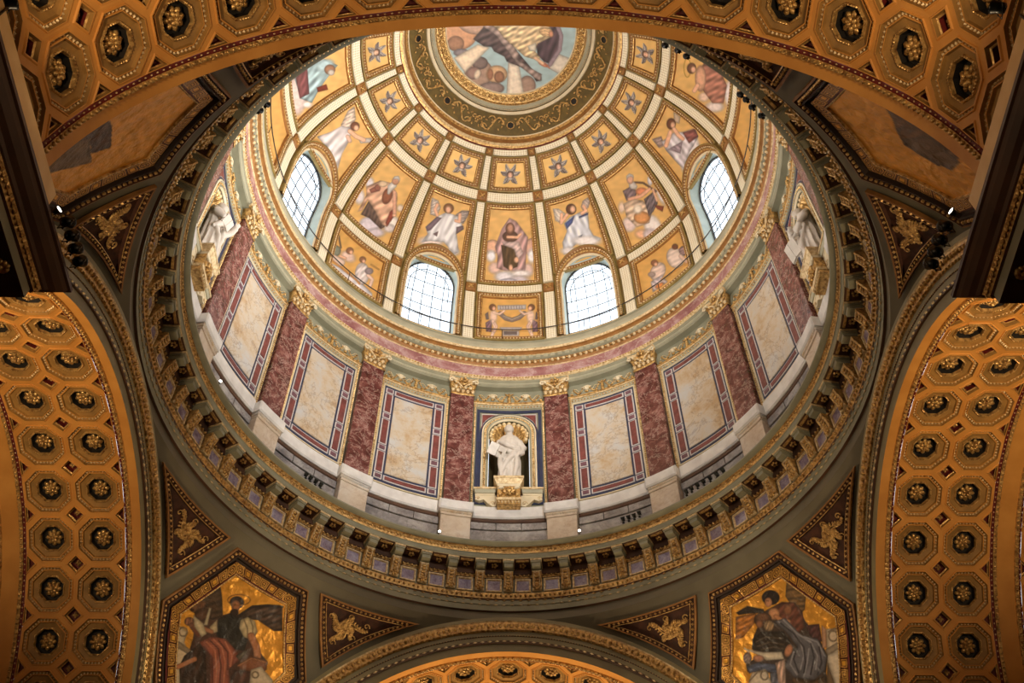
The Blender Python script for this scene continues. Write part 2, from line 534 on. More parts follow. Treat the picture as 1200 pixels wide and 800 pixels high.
# ------------------------------------------------------------------ painter for the frescoes and mosaics
class Paint:
    """paints soft shapes on points with picture coordinates X, Y; alpha 0 = metallic gold ground"""
    def __init__(s, X, Y, bg, gold=0.0, mottle=.045, k=1.0, ox=0, oy=0):
        s.X, s.Y = np.asarray(X, float), np.asarray(Y, float)
        s.k, s.ox, s.oy = k, ox, oy
        n = s.noise(14 if k > 1.5 else 1.2, 1)
        s.c = np.ones((len(s.X), 4))
        s.c[:, :3] = np.array(bg)[None] * (1 + mottle * n[:, None])
        s.c[:, 3] = 1 - gold
    def set(s, ox, oy, k): s.ox, s.oy, s.k = ox, oy, k; return s
    def noise(s, wl, seed):
        r = np.random.RandomState(seed); o = np.zeros(len(s.X))
        for i in range(5):
            a = r.rand() * 6.28; w = wl * (.5 + r.rand())
            o += np.sin((s.X * math.cos(a) + s.Y * math.sin(a)) * 6.28 / w + r.rand() * 6.28 + 1.3 * np.sin(s.X / w * 2 + s.Y / w * 3))
        return o / 3
    def _put(s, d, col, soft, fold=None, size=9.0, cont=1):
        w = np.clip(.5 - d / max(soft, 1e-6), 0, 1)
        c = np.array(col, float)[None].repeat(len(s.X), 0)
        if fold:
            amp, wl, ang = fold
            a, b = R_(ang), R_(ang + 16); wl = wl / s.k
            ph = (s.X * math.cos(a) + s.Y * math.sin(a)) * 6.28 / wl + .7 * s.noise(wl * 5, 3)
            p2 = (s.X * math.cos(b) + s.Y * math.sin(b)) * 6.28 / (wl * 1.7) + 1.0 * s.noise(wl * 6, 8)
            c = c * (1 + amp * .5 * np.sin(ph) + amp * .55 * np.sin(p2) + amp * .3 * s.noise(wl * 2, 6))[:, None]
        else:
            c = c * (1 + .05 * s.noise(7 if s.k > 1.5 else .5, 5))[:, None]
        e = -d / s.sc()          # modelling of the painted forms: dark contour, lighter middle
        q = min(4.5, max(.8, size * .5))
        c = c * (.84 + .26 * np.clip(e / q, 0, 1) - cont * (.16 if size > 5 else .06) * np.exp(-(e / 1.0) ** 2))[:, None]
        s.c[:, :3] = s.c[:, :3] * (1 - w[:, None]) + c * w[:, None]
        s.c[:, 3] = np.maximum(s.c[:, 3] * (1 - w) + w, s.c[:, 3] * (1 - w))
    def _t(s, p): return (p[0] / s.k + s.ox, p[1] / s.k + s.oy)
    def poly(s, P, col, fold=None, soft=1.0):
        P = [s._t(p) for p in P]
        d = np.full(len(s.X), 1e9); ins = np.zeros(len(s.X), bool)
        for i in range(len(P)):
            (x1, y1), (x2, y2) = P[i - 1], P[i]
            ex, ey = x2 - x1, y2 - y1; L = ex * ex + ey * ey + 1e-9
            t = np.clip(((s.X - x1) * ex + (s.Y - y1) * ey) / L, 0, 1)
            d = np.minimum(d, np.hypot(s.X - x1 - t * ex, s.Y - y1 - t * ey))
            if abs(ey) > 1e-9:
                cr = ((y1 > s.Y) != (y2 > s.Y)) & (s.X < ex * (s.Y - y1) / ey + x1)
                ins ^= cr
        s._put(np.where(ins, -d, d), col, soft * s.sc(), fold)
    def sc(s): return 1.0 if s.k > 1.5 else 1.0 / s.k * s.unit
    unit = 1.0
    def ell(s, cx, cy, rx, ry, col, rot=0, fold=None, soft=1.0):
        cx, cy = s._t((cx, cy)); rx, ry = rx / s.k, ry / s.k
        a = R_(rot); x = (s.X - cx) * math.cos(a) + (s.Y - cy) * math.sin(a); y = -(s.X - cx) * math.sin(a) + (s.Y - cy) * math.cos(a)
        r = np.hypot(x / rx, y / ry)
        if not fold and sum(col) > 540 and min(rx, ry) / s.sc() > 3.6:      # clouds: soft edged, no contour
            s._put((r - 1) * min(rx, ry), col, 3.4 * s.sc(), None, min(rx, ry) / s.sc(), 0); return
        s._put((r - 1) * min(rx, ry), col, soft * s.sc(), fold, min(rx, ry) / s.sc())
    def line(s, P, w, col, soft=.8):
        P = [s._t(p) for p in P]
        d = np.full(len(s.X), 1e9)
        for (x1, y1), (x2, y2) in zip(P, P[1:]):
            ex, ey = x2 - x1, y2 - y1; L = ex * ex + ey * ey + 1e-9
            t = np.clip(((s.X - x1) * ex + (s.Y - y1) * ey) / L, 0, 1)
            d = np.minimum(d, np.hypot(s.X - x1 - t * ex, s.Y - y1 - t * ey))
        s._put(d - w / s.k / 2, col, soft * s.sc(), None, w / s.k / 2 / s.sc())
    def ring(s, cx, cy, rx, ry, w, col):
        P = [(cx + rx * math.cos(i * .314), cy + ry * math.sin(i * .314)) for i in range(21)]
        s.line(P, w, col)
    def out(s):
        c = np.clip(s.c.copy(), 0, 255); r = c[:, :3] / 255
        c[:, :3] = np.where(r <= .04045, r / 12.92, ((r + .055) / 1.055) ** 2.4)
        c[:, 3] = np.clip(s.c[:, 3], 0, 1)
        return c

SKIN = (220, 172, 142)
# each figure is written in the coordinates of an enlarged detail: set(x origin, y origin, enlargement)
def SIL1(p):
    p.poly([(150, 640), (180, 540), (200, 420), (180, 330), (240, 300), (330, 410), (400, 390), (470, 410), (520, 450), (560, 600), (620, 680), (600, 740), (540, 860), (100, 860), (95, 720)], (70, 48, 38))
def SIL2(p):
    p.poly([(255, 600), (262, 540), (290, 470), (330, 380), (430, 325), (510, 330), (570, 440), (640, 520), (700, 640), (690, 740), (720, 860), (370, 860), (360, 740), (230, 735), (220, 690), (300, 640)], (62, 50, 44))
def pic_hooded(p):
    p.set(550, 240, 5)
    p.ell(135, 245, 45, 42, (214, 168, 140)); p.ell(365, 250, 40, 55, (208, 165, 145))
    p.ell(128, 300, 27, 34, (222, 220, 226)); p.ell(366, 300, 25, 42, (228, 224, 226)); p.ell(150, 370, 40, 35, (212, 180, 168)); p.ell(345, 380, 30, 40, (206, 178, 168))
    p.poly([(235, 76), (275, 95), (345, 190), (335, 260), (328, 388), (290, 392), (200, 385), (160, 370), (165, 300), (150, 245), (190, 140)], (176, 142, 140), (.2, 30, 20))
    p.poly([(186, 235), (270, 240), (292, 300), (282, 362), (232, 382), (200, 360)], (84, 66, 46), (.2, 22, 5))
    p.ell(240, 185, 46, 34, (98, 70, 56)); p.ell(239, 140, 27, 36, (120, 84, 66)); p.ell(240, 135, 17, 25, (184, 138, 116))
    p.poly([(190, 215), (290, 215), (316, 280), (285, 332), (262, 260), (200, 235)], (208, 182, 178), (.15, 20, 50))
    p.line([(225, 188), (282, 190), (300, 172)], 17, SKIN); p.ell(276, 322, 14, 18, SKIN); p.ell(243, 368, 12, 20, SKIN)
    p.ell(210, 420, 62, 34, (214, 208, 214)); p.ell(300, 402, 58, 20, (222, 216, 216)); p.ell(290, 440, 60, 26, (196, 186, 192)); p.ell(230, 446, 50, 16, (178, 172, 184))
def pic_putti_tablet(p):
    p.set(550, 240, 5)
    p.poly([(60, 772), (440, 772), (440, 830), (60, 830)], (216, 210, 214))
    p.poly([(165, 588), (332, 584), (332, 612), (165, 616)], (204, 196, 194))
    for i in range(9): p.line([(180 + i * 16, 593), (182 + i * 16, 608)], 5, (150, 138, 136))
    p.line([(180, 636), (212, 664), (250, 674), (292, 660), (322, 634)], 26, (126, 110, 104)); p.line([(200, 650), (250, 672), (300, 650)], 8, (170, 158, 144))
    p.poly([(176, 716), (310, 716), (300, 734), (188, 734)], (206, 194, 196)); p.poly([(196, 736), (292, 736), (292, 768), (196, 768)], (214, 204, 204))
    p.poly([(203, 742), (280, 742), (280, 760), (203, 760)], (128, 112, 108))
    for sg in (1, -1):
        f = lambda x: 250 + sg * (x - 250)
        p.poly([(f(95), 690), (f(135), 665), (f(130), 745), (f(98), 742)], (134, 104, 116), (.2, 14, 30))
        p.poly([(f(92), 640), (f(110), 625), (f(116), 670), (f(98), 672)], (128, 112, 112))
        p.ell(f(141), 652, 23, 40, (220, 190, 172)); p.line([(f(138), 680), (f(152), 718), (f(132), 766)], 18, (222, 190, 172)); p.line([(f(148), 690), (f(160), 712), (f(146), 742)], 15, (206, 172, 156))
        p.line([(f(140), 630), (f(178), 640), (f(204), 620)], 12, (222, 190, 172))
        p.ell(f(136), 600, 21, 20, (112, 78, 58)); p.ell(f(144), 606, 11, 13, SKIN)
def pic_old_left(p):
    p.set(400, 170, 6.156)
    for e in ((130, 370, 38, 56, (216, 206, 206)), (205, 272, 30, 42, (210, 202, 206)), (200, 580, 76, 66, (206, 196, 204)), (370, 565, 52, 56, (226, 216, 208)), (250, 630, 64, 34, (196, 184, 192)), (425, 455, 25, 25, (214, 196, 180)), (345, 600, 40, 30, (204, 192, 190))): p.ell(*e)
    p.poly([(140, 500), (195, 405), (250, 450), (305, 500), (312, 590), (285, 606), (200, 525)], (96, 78, 70), (.25, 26, 20))
    p.poly([(180, 300), (280, 255), (350, 270), (405, 350), (398, 480), (330, 590), (290, 570), (240, 470), (190, 395), (150, 470), (118, 480), (180, 360)], (206, 164, 138), (.22, 44, 60))
    p.poly([(200, 320), (265, 285), (278, 330), (215, 346)], (156, 100, 84)); p.ell(262, 306, 22, 24, (140, 92, 78))
    p.ell(332, 366, 36, 62, (136, 86, 64), 20); p.poly([(350, 480), (395, 440), (390, 500), (330, 588), (318, 560)], (150, 76, 62))
    p.line([(384, 340), (384, 500)], 27, (206, 158, 134)); p.ell(382, 506, 15, 12, SKIN)
    p.ell(300, 280, 34, 22, (206, 180, 150)); p.poly([(330, 350), (335, 290), (365, 262), (402, 272), (398, 300), (365, 330), (345, 360)], (214, 208, 202)); p.ell(392, 258, 27, 30, (184, 138, 112), 20); p.poly([(372, 246), (384, 224), (414, 222), (424, 244), (418, 268), (408, 246)], (218, 212, 206))
def pic_angel_left(p):
    p.set(400, 170, 6.156)
    p.poly([(655, 378), (700, 400), (718, 450), (690, 515), (640, 500), (645, 420)], (196, 182, 172), (.15, 14, 60)); p.poly([(825, 500), (870, 470), (928, 474), (908, 520), (880, 570), (840, 550)], (158, 144, 138), (.2, 14, 70))
    p.ell(650, 692, 96, 36, (224, 208, 202)); p.ell(800, 770, 50, 30, (200, 192, 196))
    p.poly([(690, 515), (760, 482), (840, 512), (880, 590), (832, 640), (848, 770), (812, 786), (740, 700), (640, 690), (575, 700), (622, 640), (608, 590)], (214, 212, 216), (.16, 40, 25))
    p.poly([(608, 590), (690, 515), (725, 525), (645, 612), (618, 622)], (128, 110, 122)); p.poly([(830, 590), (880, 580), (884, 606), (826, 645)], (122, 104, 110)); p.poly([(660, 640), (700, 620), (690, 660)], (126, 104, 110))
    p.ell(774, 456, 38, 37, (136, 94, 62)); p.ell(772, 466, 20, 26, (218, 172, 144))
    p.line([(692, 505), (676, 462), (692, 430)], 24, SKIN); p.line([(826, 545), (852, 552), (856, 500)], 24, SKIN)
def pic_angel_right(p):
    p.set(640, 170, 6.156)
    p.poly([(48, 458), (90, 458), (138, 492), (110, 566), (66, 545)], (208, 194, 182), (.15, 14, 120)); p.poly([(250, 445), (264, 400), (300, 378), (324, 392), (304, 452), (268, 476)], (182, 166, 160), (.18, 12, 110))
    p.poly([(128, 565), (170, 520), (250, 480), (302, 488), (312, 600), (342, 650), (398, 672), (380, 692), (250, 684), (128, 792), (118, 700), (150, 620)], (204, 206, 216), (.16, 40, 155))
    p.poly([(136, 565), (205, 508), (190, 560), (150, 605)], (84, 98, 154)); p.poly([(235, 515), (306, 484), (302, 502), (240, 527)], (70, 82, 134)); p.poly([(230, 660), (262, 645), (252, 680)], (72, 78, 104))
    p.ell(180, 462, 38, 40, (98, 64, 46)); p.ell(192, 462, 20, 26, (222, 178, 150))
    p.line([(150, 502), (108, 562), (112, 498)], 24, SKIN); p.line([(258, 492), (288, 472), (270, 440)], 26, SKIN)
    p.ell(290, 690, 102, 36, (228, 222, 222)); p.ell(168, 762, 62, 28, (214, 206, 206))
def pic_old_right(p):
    p.set(640, 170, 6.156)
    for e in ((600, 570, 52, 56, (218, 198, 194)), (770, 590, 62, 92, (228, 218, 214), -20), (828, 350, 28, 84, (220, 212, 214), -20), (750, 250, 20, 42, (214, 208, 212)), (690, 640, 50, 34, (224, 176, 142)), (545, 450, 24, 40, (216, 192, 176)), (745, 640, 44, 40, (206, 190, 194))): p.ell(*e)
    p.poly([(556, 425), (620, 385), (700, 400), (765, 480), (745, 560), (655, 592), (580, 520)], (204, 176, 152), (.24, 34, 60))
    p.ell(690, 522, 58, 46, (206, 146, 94)); p.ell(660, 462, 30, 34, (228, 214, 198))
    p.poly([(552, 330), (600, 303), (662, 330), (640, 382), (580, 402)], (122, 104, 108), (.2, 24, 30)); p.poly([(705, 390), (785, 325), (806, 420), (772, 480), (742, 512)], (110, 98, 102), (.25, 20, 20))
    p.poly([(780, 430), (850, 440), (840, 480), (800, 460)], (150, 80, 62))
    p.line([(640, 268), (700, 272), (792, 332)], 15, (96, 72, 60)); p.ell(690, 335, 44, 30, (206, 132, 96)); p.line([(600, 390), (684, 368), (745, 318)], 26, (214, 164, 136)); p.line([(770, 320), (800, 400)], 18, (214, 170, 142))
    p.poly([(596, 270), (632, 262), (660, 295), (650, 318), (615, 318), (598, 300)], (212, 204, 198)); p.ell(606, 248, 25, 34, (204, 158, 132)); p.poly([(580, 250), (578, 222), (600, 204), (628, 214), (634, 236), (612, 226), (592, 234)], (216, 208, 202))
def pic_angel_far_left(p):
    p.set(300, 0, 4)
    p.poly([(398, 585), (430, 520), (462, 498), (468, 560), (440, 605), (408, 614)], (204, 184, 168), (.2, 12, 60)); p.poly([(478, 648), (542, 646), (542, 668), (490, 672)], (206, 196, 188))
    p.poly([(286, 640), (350, 618), (400, 590), (452, 600), (432, 670), (404, 720), (382, 800), (345, 770), (332, 690)], (210, 200, 200), (.2, 30, 40))
    p.ell(464, 592, 22, 22, (118, 76, 56)); p.ell(470, 600, 12, 14, SKIN); p.line([(440, 615), (470, 640), (505, 655)], 22, SKIN); p.line([(430, 640), (440, 660)], 20, (206, 168, 148))
def pic_prophet_left(p):
    p.set(300, 0, 4)
    p.ell(190, 450, 46, 92, (214, 192, 186)); p.ell(240, 490, 24, 16, (226, 212, 206))
    p.poly([(180, 365), (240, 310), (320, 276), (384, 306), (345, 352), (300, 412), (262, 482), (208, 462)], (150, 172, 176), (.25, 26, 40))
    p.poly([(186, 364), (240, 310), (250, 440), (205, 462)], (120, 74, 76), (.2, 20, 20)); p.ell(322, 306, 44, 26, (168, 190, 194), -20); p.ell(346, 326, 26, 24, (146, 108, 84)); p.ell(352, 340, 16, 14, (186, 176, 164))
    p.poly([(284, 410), (330, 394), (338, 420), (290, 432)], (128, 58, 42))
def pic_angel_far_right(p):
    p.set(600, 0, 4)
    p.poly([(758, 518), (790, 545), (784, 580), (758, 570)], (202, 178, 154)); p.poly([(656, 652), (700, 638), (716, 682), (690, 694)], (160, 138, 132), (.2, 10, 60))
    p.ell(846, 690, 34, 56, (222, 214, 214)); p.ell(815, 760, 26, 50, (206, 196, 204))
    p.poly([(700, 665), (760, 620), (800, 618), (860, 600), (874, 640), (850, 685), (826, 720), (812, 795), (780, 770), (722, 705)], (200, 192, 198), (.22, 28, 140))
    p.poly([(800, 622), (856, 602), (874, 640), (830, 672)], (138, 84, 80), (.2, 16, 60)); p.poly([(730, 700), (800, 660), (790, 720)], (158, 140, 150), (.2, 14, 120))
    p.ell(746, 580, 22, 27, (102, 64, 46)); p.ell(754, 586, 11, 15, SKIN); p.line([(742, 620), (722, 682)], 22, SKIN); p.line([(760, 605), (782, 636), (800, 650)], 20, SKIN)
def pic_prophet_right(p):
    p.set(600, 0, 4)
    p.ell(1022, 440, 28, 64, (226, 216, 216)); p.ell(950, 500, 44, 26, (222, 206, 200)); p.ell(900, 455, 26, 22, (220, 190, 170))
    p.poly([(858, 350), (900, 296), (980, 340), (1008, 400), (992, 484), (940, 484), (896, 425)], (162, 112, 96), (.25, 24, 60)); p.ell(884, 368, 26, 62, (206, 158, 130)); p.line([(870, 400), (855, 425)], 22, SKIN)
    p.ring(822, 318, 16, 44, 4, (190, 150, 60)); p.ell(842, 320, 22, 26, (112, 76, 58)); p.ell(850, 326, 12, 15, SKIN)
def pic_putti_left(p):
    p.set(300, 200, 4)
    p.poly([(325, 420), (400, 455), (470, 500), (545, 575), (545, 605), (430, 545), (318, 450)], (214, 208, 212), (.1, 40, 45))
    p.ell(374, 375, 24, 26, (118, 122, 108)); p.line([(388, 305), (398, 360)], 9, (108, 88, 70)); p.line([(365, 410), (400, 430)], 34, (206, 182, 168))
    p.ell(432, 402, 36, 24, (214, 186, 172), 30); p.ell(440, 375, 18, 17, (140, 98, 74)); p.ell(446, 382, 9, 10, SKIN); p.line([(420, 410), (395, 400)], 12, SKIN)
    p.ell(498, 482, 34, 52, (212, 200, 198), 0, (.15, 16, 40)); p.ell(500, 416, 16, 15, (130, 90, 66)); p.ell(505, 424, 8, 9, SKIN); p.line([(525, 490), (545, 510), (535, 540)], 16, (216, 186, 170)); p.ell(530, 470, 20, 16, (140, 126, 130))
    p.line([(356, 420), (470, 512), (485, 530)], 8, (206, 146, 78)); p.line([(540, 440), (575, 462)], 8, (170, 128, 74))
def pic_putti_right(p):
    p.set(600, 200, 4)
    p.poly([(648, 595), (740, 525), (862, 428), (856, 470), (720, 562), (652, 606)], (216, 212, 216), (.1, 40, 135))
    p.ell(684, 472, 34, 46, (214, 190, 178), 30, (.12, 16, 60)); p.ell(668, 432, 17, 16, (136, 90, 66)); p.ell(674, 438, 9, 9, SKIN); p.ell(655, 486, 18, 12, (156, 138, 132)); p.poly([(650, 520), (700, 490), (730, 520), (660, 570)], (204, 190, 194), (.18, 16, 120))
    p.ell(765, 408, 40, 50, (216, 196, 184), -20, (.1, 18, 60)); p.ell(764, 356, 15, 14, (110, 72, 54)); p.ell(810, 374, 28, 24, (150, 124, 126), 0, (.2, 12, 60)); p.line([(790, 400), (822, 430)], 18, (214, 184, 168)); p.line([(700, 510), (760, 470), (850, 418)], 9, (214, 156, 84)); p.ell(690, 538, 22, 10, (220, 140, 80), -30)
def pic_cherub(p):
    # local metres, centre (0,0)
    p.set(0, 0, 1)
    for a, L, w, c in ((-60, .56, .17, (112, 100, 96)), (-120, .56, .17, (126, 116, 112)), (12, .56, .16, (150, 140, 136)), (168, .54, .16, (118, 106, 102)), (58, .66, .15, (138, 128, 124)), (118, .64, .15, (160, 150, 144))):
        a = R_(a); cc, ss = math.cos(a), math.sin(a); sg = 1 if cc > 0 else -1
        q = lambda r, t: (r * cc - t * ss * sg, r * ss + t * cc * sg)
        p.poly([q(.05, -.08), q(.2, -w * .7), q(.4, -w * .62), q(L, .02), q(L + .02, .1), q(.42, w * .8), q(.25, w), q(.08, .1)], c, (.35, .09, math.degrees(a) + 78))
        p.line([q(.1, w * .6), q(.3, w * .85), q(L, .08)], .035, (196, 186, 176))
    p.ell(0, .05, .19, .2, (96, 68, 52)); p.ell(.0, .0, .125, .155, (222, 178, 150)); p.ell(-.05, .02, .02, .012, (96, 66, 54)); p.ell(.05, .02, .02, .012, (96, 66, 54)); p.ell(0, -.19, .13, .06, (190, 178, 168))
def pic_scholar(p):
    p.set(190, 640, 5)
    SIL1(p)
    p.poly([(20, 470), (110, 468), (150, 500), (130, 560), (160, 640), (130, 700), (100, 860), (0, 860)], (186, 168, 140)); p.ring(124, 500, 24, 26, 9, (120, 102, 78))
    p.poly([(20, 610), (100, 555), (175, 612), (165, 640), (100, 600), (30, 655)], (140, 122, 98)); p.line([(30, 590), (80, 625)], 10, (120, 100, 74))
    p.poly([(232, 235), (300, 168), (342, 232), (352, 300), (356, 402), (300, 430), (262, 420), (240, 300)], (66, 50, 36), (.25, 30, 70))
    p.ell(215, 350, 46, 50, (92, 62, 42), 0, (.25, 30, 40)); p.ell(185, 355, 24, 30, (112, 78, 50)); p.ell(240, 400, 50, 40, (78, 54, 38), 0, (.2, 30, 60)); p.ell(176, 372, 12, 9, (60, 40, 28))
    p.poly([(445, 408), (520, 352), (600, 344), (705, 350), (705, 495), (655, 496), (560, 432), (480, 425)], (66, 50, 40), (.35, 26, 70)); p.line([(450, 405), (530, 352), (620, 346), (705, 352)], 14, (40, 30, 26))
    p.poly([(130, 640), (222, 568), (255, 620), (262, 860), (105, 860), (100, 700)], (54, 40, 32), (.25, 40, 15))
    p.poly([(330, 422), (400, 398), (462, 420), (502, 540), (482, 612), (420, 602), (350, 548), (318, 520)], (40, 38, 34), (.25, 36, 20))
    p.poly([(458, 432), (500, 412), (545, 438), (558, 500), (534, 545), (482, 535), (452, 480)], (182, 164, 128), (.1, 34, 40)); strokes(p, 7, (132, 114, 84), [(480, 430), (500, 480), (500, 530)], [(515, 425), (532, 470), (530, 525)]); p.line([(522, 525), (552, 592), (560, 642)], 44, (162, 108, 74)); p.ell(552, 670, 20, 26, (166, 112, 78))
    p.poly([(278, 472), (322, 428), (326, 500), (288, 514)], (182, 164, 130)); p.line([(240, 480), (290, 500)], 26, (150, 102, 70))
    p.ell(160, 440, 30, 26, (118, 80, 58), 0, (.3, 14, 0)); p.line([(172, 462), (214, 520)], 32, (96, 60, 44))
    p.poly([(182, 402), (240, 450), (262, 512), (232, 532), (190, 470)], (188, 172, 140)); p.poly([(243, 462), (276, 358), (288, 364), (266, 462)], (192, 178, 146))
    p.poly([(218, 562), (280, 528), (372, 540), (442, 620), (456, 662), (392, 722), (404, 860), (280, 860), (282, 640), (240, 592)], (138, 78, 60), (.1, 60, 10))
    strokes(p, 12, (178, 112, 86), [(300, 545), (350, 590), (370, 680), (360, 800)], [(260, 560), (310, 610), (320, 720), (310, 840)], [(370, 560), (410, 640), (400, 700)])
    strokes(p, 8, (88, 46, 38), [(280, 550), (330, 600), (345, 700), (335, 830)], [(330, 550), (385, 620), (385, 720)], [(245, 590), (292, 650), (296, 800)])
    p.line([(92, 706), (192, 660)], 28, (162, 108, 74)); p.poly([(430, 640), (500, 600), (480, 650), (450, 668)], (92, 82, 66), (.2, 30, 40))
    p.poly([(438, 692), (520, 640), (614, 668), (614, 722), (560, 742), (460, 722)], (122, 76, 50)); p.line([(445, 700), (525, 655), (610, 680)], 7, (170, 116, 74)); p.poly([(400, 720), (520, 735), (520, 860), (400, 860)], (74, 48, 38), (.3, 40, 20))
    p.poly([(520, 722), (580, 702), (650, 785), (640, 860), (505, 860)], (186, 168, 142)); p.ring(546, 752, 18, 18, 8, (120, 102, 78))
    p.ell(438, 328, 42, 36, (44, 30, 24)); p.ell(432, 348, 26, 34, (150, 100, 70)); p.ell(424, 388, 25, 22, (46, 32, 25)); p.line([(412, 340), (430, 340)], 5, (50, 34, 26)); p.line([(420, 345), (416, 364)], 5, (116, 74, 52)); p.line([(412, 374), (430, 374)], 4, (70, 40, 32))
    p.ring(450, 314, 66, 32, 6, (150, 98, 40))
def strokes(p, w, col, *L):
    for P in L: p.line(P, w, col)
def pic_writer(p):
    p.set(830, 640, 5)
    p.poly([(690, 485), (800, 470), (900, 470), (900, 860), (700, 860)], (186, 168, 146)); p.ring(732, 525, 26, 30, 9, (124, 108, 88)); p.line([(705, 500), (745, 480), (805, 482)], 9, (130, 112, 92))
    p.poly([(685, 605), (762, 556), (776, 592), (700, 642)], (150, 134, 116)); p.poly([(690, 640), (770, 605), (850, 860), (760, 860)], (196, 182, 164)); p.line([(776, 600), (850, 840)], 9, (118, 102, 84))
    p.poly([(458, 212), (490, 168), (560, 208), (612, 240), (572, 284), (566, 370), (545, 392), (480, 335), (452, 292)], (104, 80, 52), (.3, 26, 80))
    SIL2(p)
    p.poly([(568, 462), (650, 454), (668, 560), (600, 530)], (80, 50, 50), (.2, 20, 30)); p.poly([(664, 462), (690, 480), (694, 590), (668, 600)], (190, 146, 116))
    p.poly([(162, 388), (230, 348), (322, 368), (334, 388), (240, 394), (178, 402)], (44, 35, 30)); p.poly([(162, 412), (282, 390), (272, 450), (205, 532), (160, 548)], (160, 102, 42), (.25, 22, 60))
    p.poly([(358, 372), (430, 328), (500, 328), (552, 380), (566, 470), (520, 525), (440, 445), (370, 402)], (98, 60, 48), (.25, 30, 40)); p.ell(466, 372, 24, 32, (132, 88, 64)); p.ell(385, 395, 34, 36, (182, 130, 92)); p.line([(395, 410), (440, 440), (470, 440)], 26, (172, 120, 84))
    p.ell(366, 300, 52, 44, (38, 28, 24), 0, (.3, 20, 30)); p.ell(352, 328, 22, 28, (182, 128, 94)); p.line([(340, 318), (354, 320)], 4, (50, 34, 26)); p.line([(336, 326), (334, 338)], 5, (140, 92, 64))
    p.poly([(258, 545), (310, 500), (440, 498), (484, 560), (452, 625), (330, 614), (262, 602)], (46, 37, 31))
    strokes(p, 8, (92, 78, 62), [(280, 560), (340, 530), (430, 540)], [(290, 585), (360, 560), (440, 575)], [(310, 605), (380, 590), (445, 600)])
    p.ell(320, 430, 52, 44, (76, 54, 42)); p.ell(318, 415, 40, 24, (110, 78, 58)); p.ell(356, 465, 32, 32, (142, 118, 90), 0, (.25, 14, 20)); p.ell(300, 455, 20, 24, (132, 92, 68))
    p.poly([(385, 440), (450, 418), (545, 520), (640, 540), (694, 640), (684, 722), (620, 786), (500, 764), (445, 704), (472, 640), (520, 585), (455, 500)], (92, 90, 98), (.12, 60, 35))
    strokes(p, 13, (132, 130, 138), [(410, 440), (470, 480), (540, 560), (560, 640), (540, 720)], [(440, 430), (520, 510), (600, 560), (640, 640), (630, 720)], [(500, 620), (480, 690), (520, 750)], [(590, 600), (580, 680), (560, 760)], [(560, 530), (640, 560), (680, 640)])
    strokes(p, 9, (56, 54, 62), [(425, 450), (500, 510), (560, 590), (570, 680), (560, 740)], [(600, 570), (620, 650), (600, 750)], [(520, 590), (500, 660), (530, 740)], [(650, 590), (665, 680), (640, 750)])
    p.poly([(225, 705), (290, 680), (392, 690), (414, 744), (300, 724), (240, 745)], (82, 90, 116), (.25, 26, 75)); p.poly([(365, 742), (432, 722), (445, 860), (365, 860)], (90, 92, 108), (.3, 26, 10)); p.poly([(490, 768), (600, 786), (684, 760), (720, 860), (500, 860)], (82, 62, 44), (.25, 40, 60)); p.poly([(700, 680), (760, 860), (690, 860)], (112, 90, 66))
    p.poly([(210, 598), (320, 620), (430, 618), (446, 660), (340, 668), (300, 640)], (212, 200, 182)); p.line([(212, 596), (240, 620)], 8, (220, 210, 196))
    p.ell(294, 656, 32, 20, (166, 116, 92)); p.ell(230, 655, 24, 34, (128, 112, 108), 0, (.2, 14, 40)); p.ell(470, 610, 22, 38, (178, 124, 94), 20); p.poly([(392, 682), (450, 660), (456, 860), (420, 860)], (190, 160, 146), (.2, 20, 5))
    p.poly([(215, 860), (255, 742), (335, 718), (372, 800), (360, 860)], (196, 182, 164)); p.ring(330, 755, 22, 26, 9, (124, 108, 88)); p.line([(240, 790), (290, 735), (340, 728)], 8, (130, 112, 92))
def pic_dark_figure(p):
    p.set(0, 0, 4)
    p.poly([(440, 590), (500, 545), (525, 590), (520, 690), (430, 720), (420, 640)], (84, 56, 28), (.2, 30, 40)); p.poly([(340, 640), (420, 590), (440, 640), (380, 670), (345, 685)], (88, 60, 30)); p.poly([(200, 680), (420, 650), (430, 760), (200, 820)], (120, 92, 50), (.15, 60, 60))
def pic_dark_wing(p):
    p.set(900, 0, 4)
    p.poly([(548, 500), (600, 520), (640, 560), (760, 620), (900, 740), (800, 780), (640, 680), (600, 610), (585, 560)], (104, 70, 34), (.25, 40, 60)); p.poly([(620, 650), (760, 640), (900, 760), (860, 800), (700, 720)], (104, 76, 44))
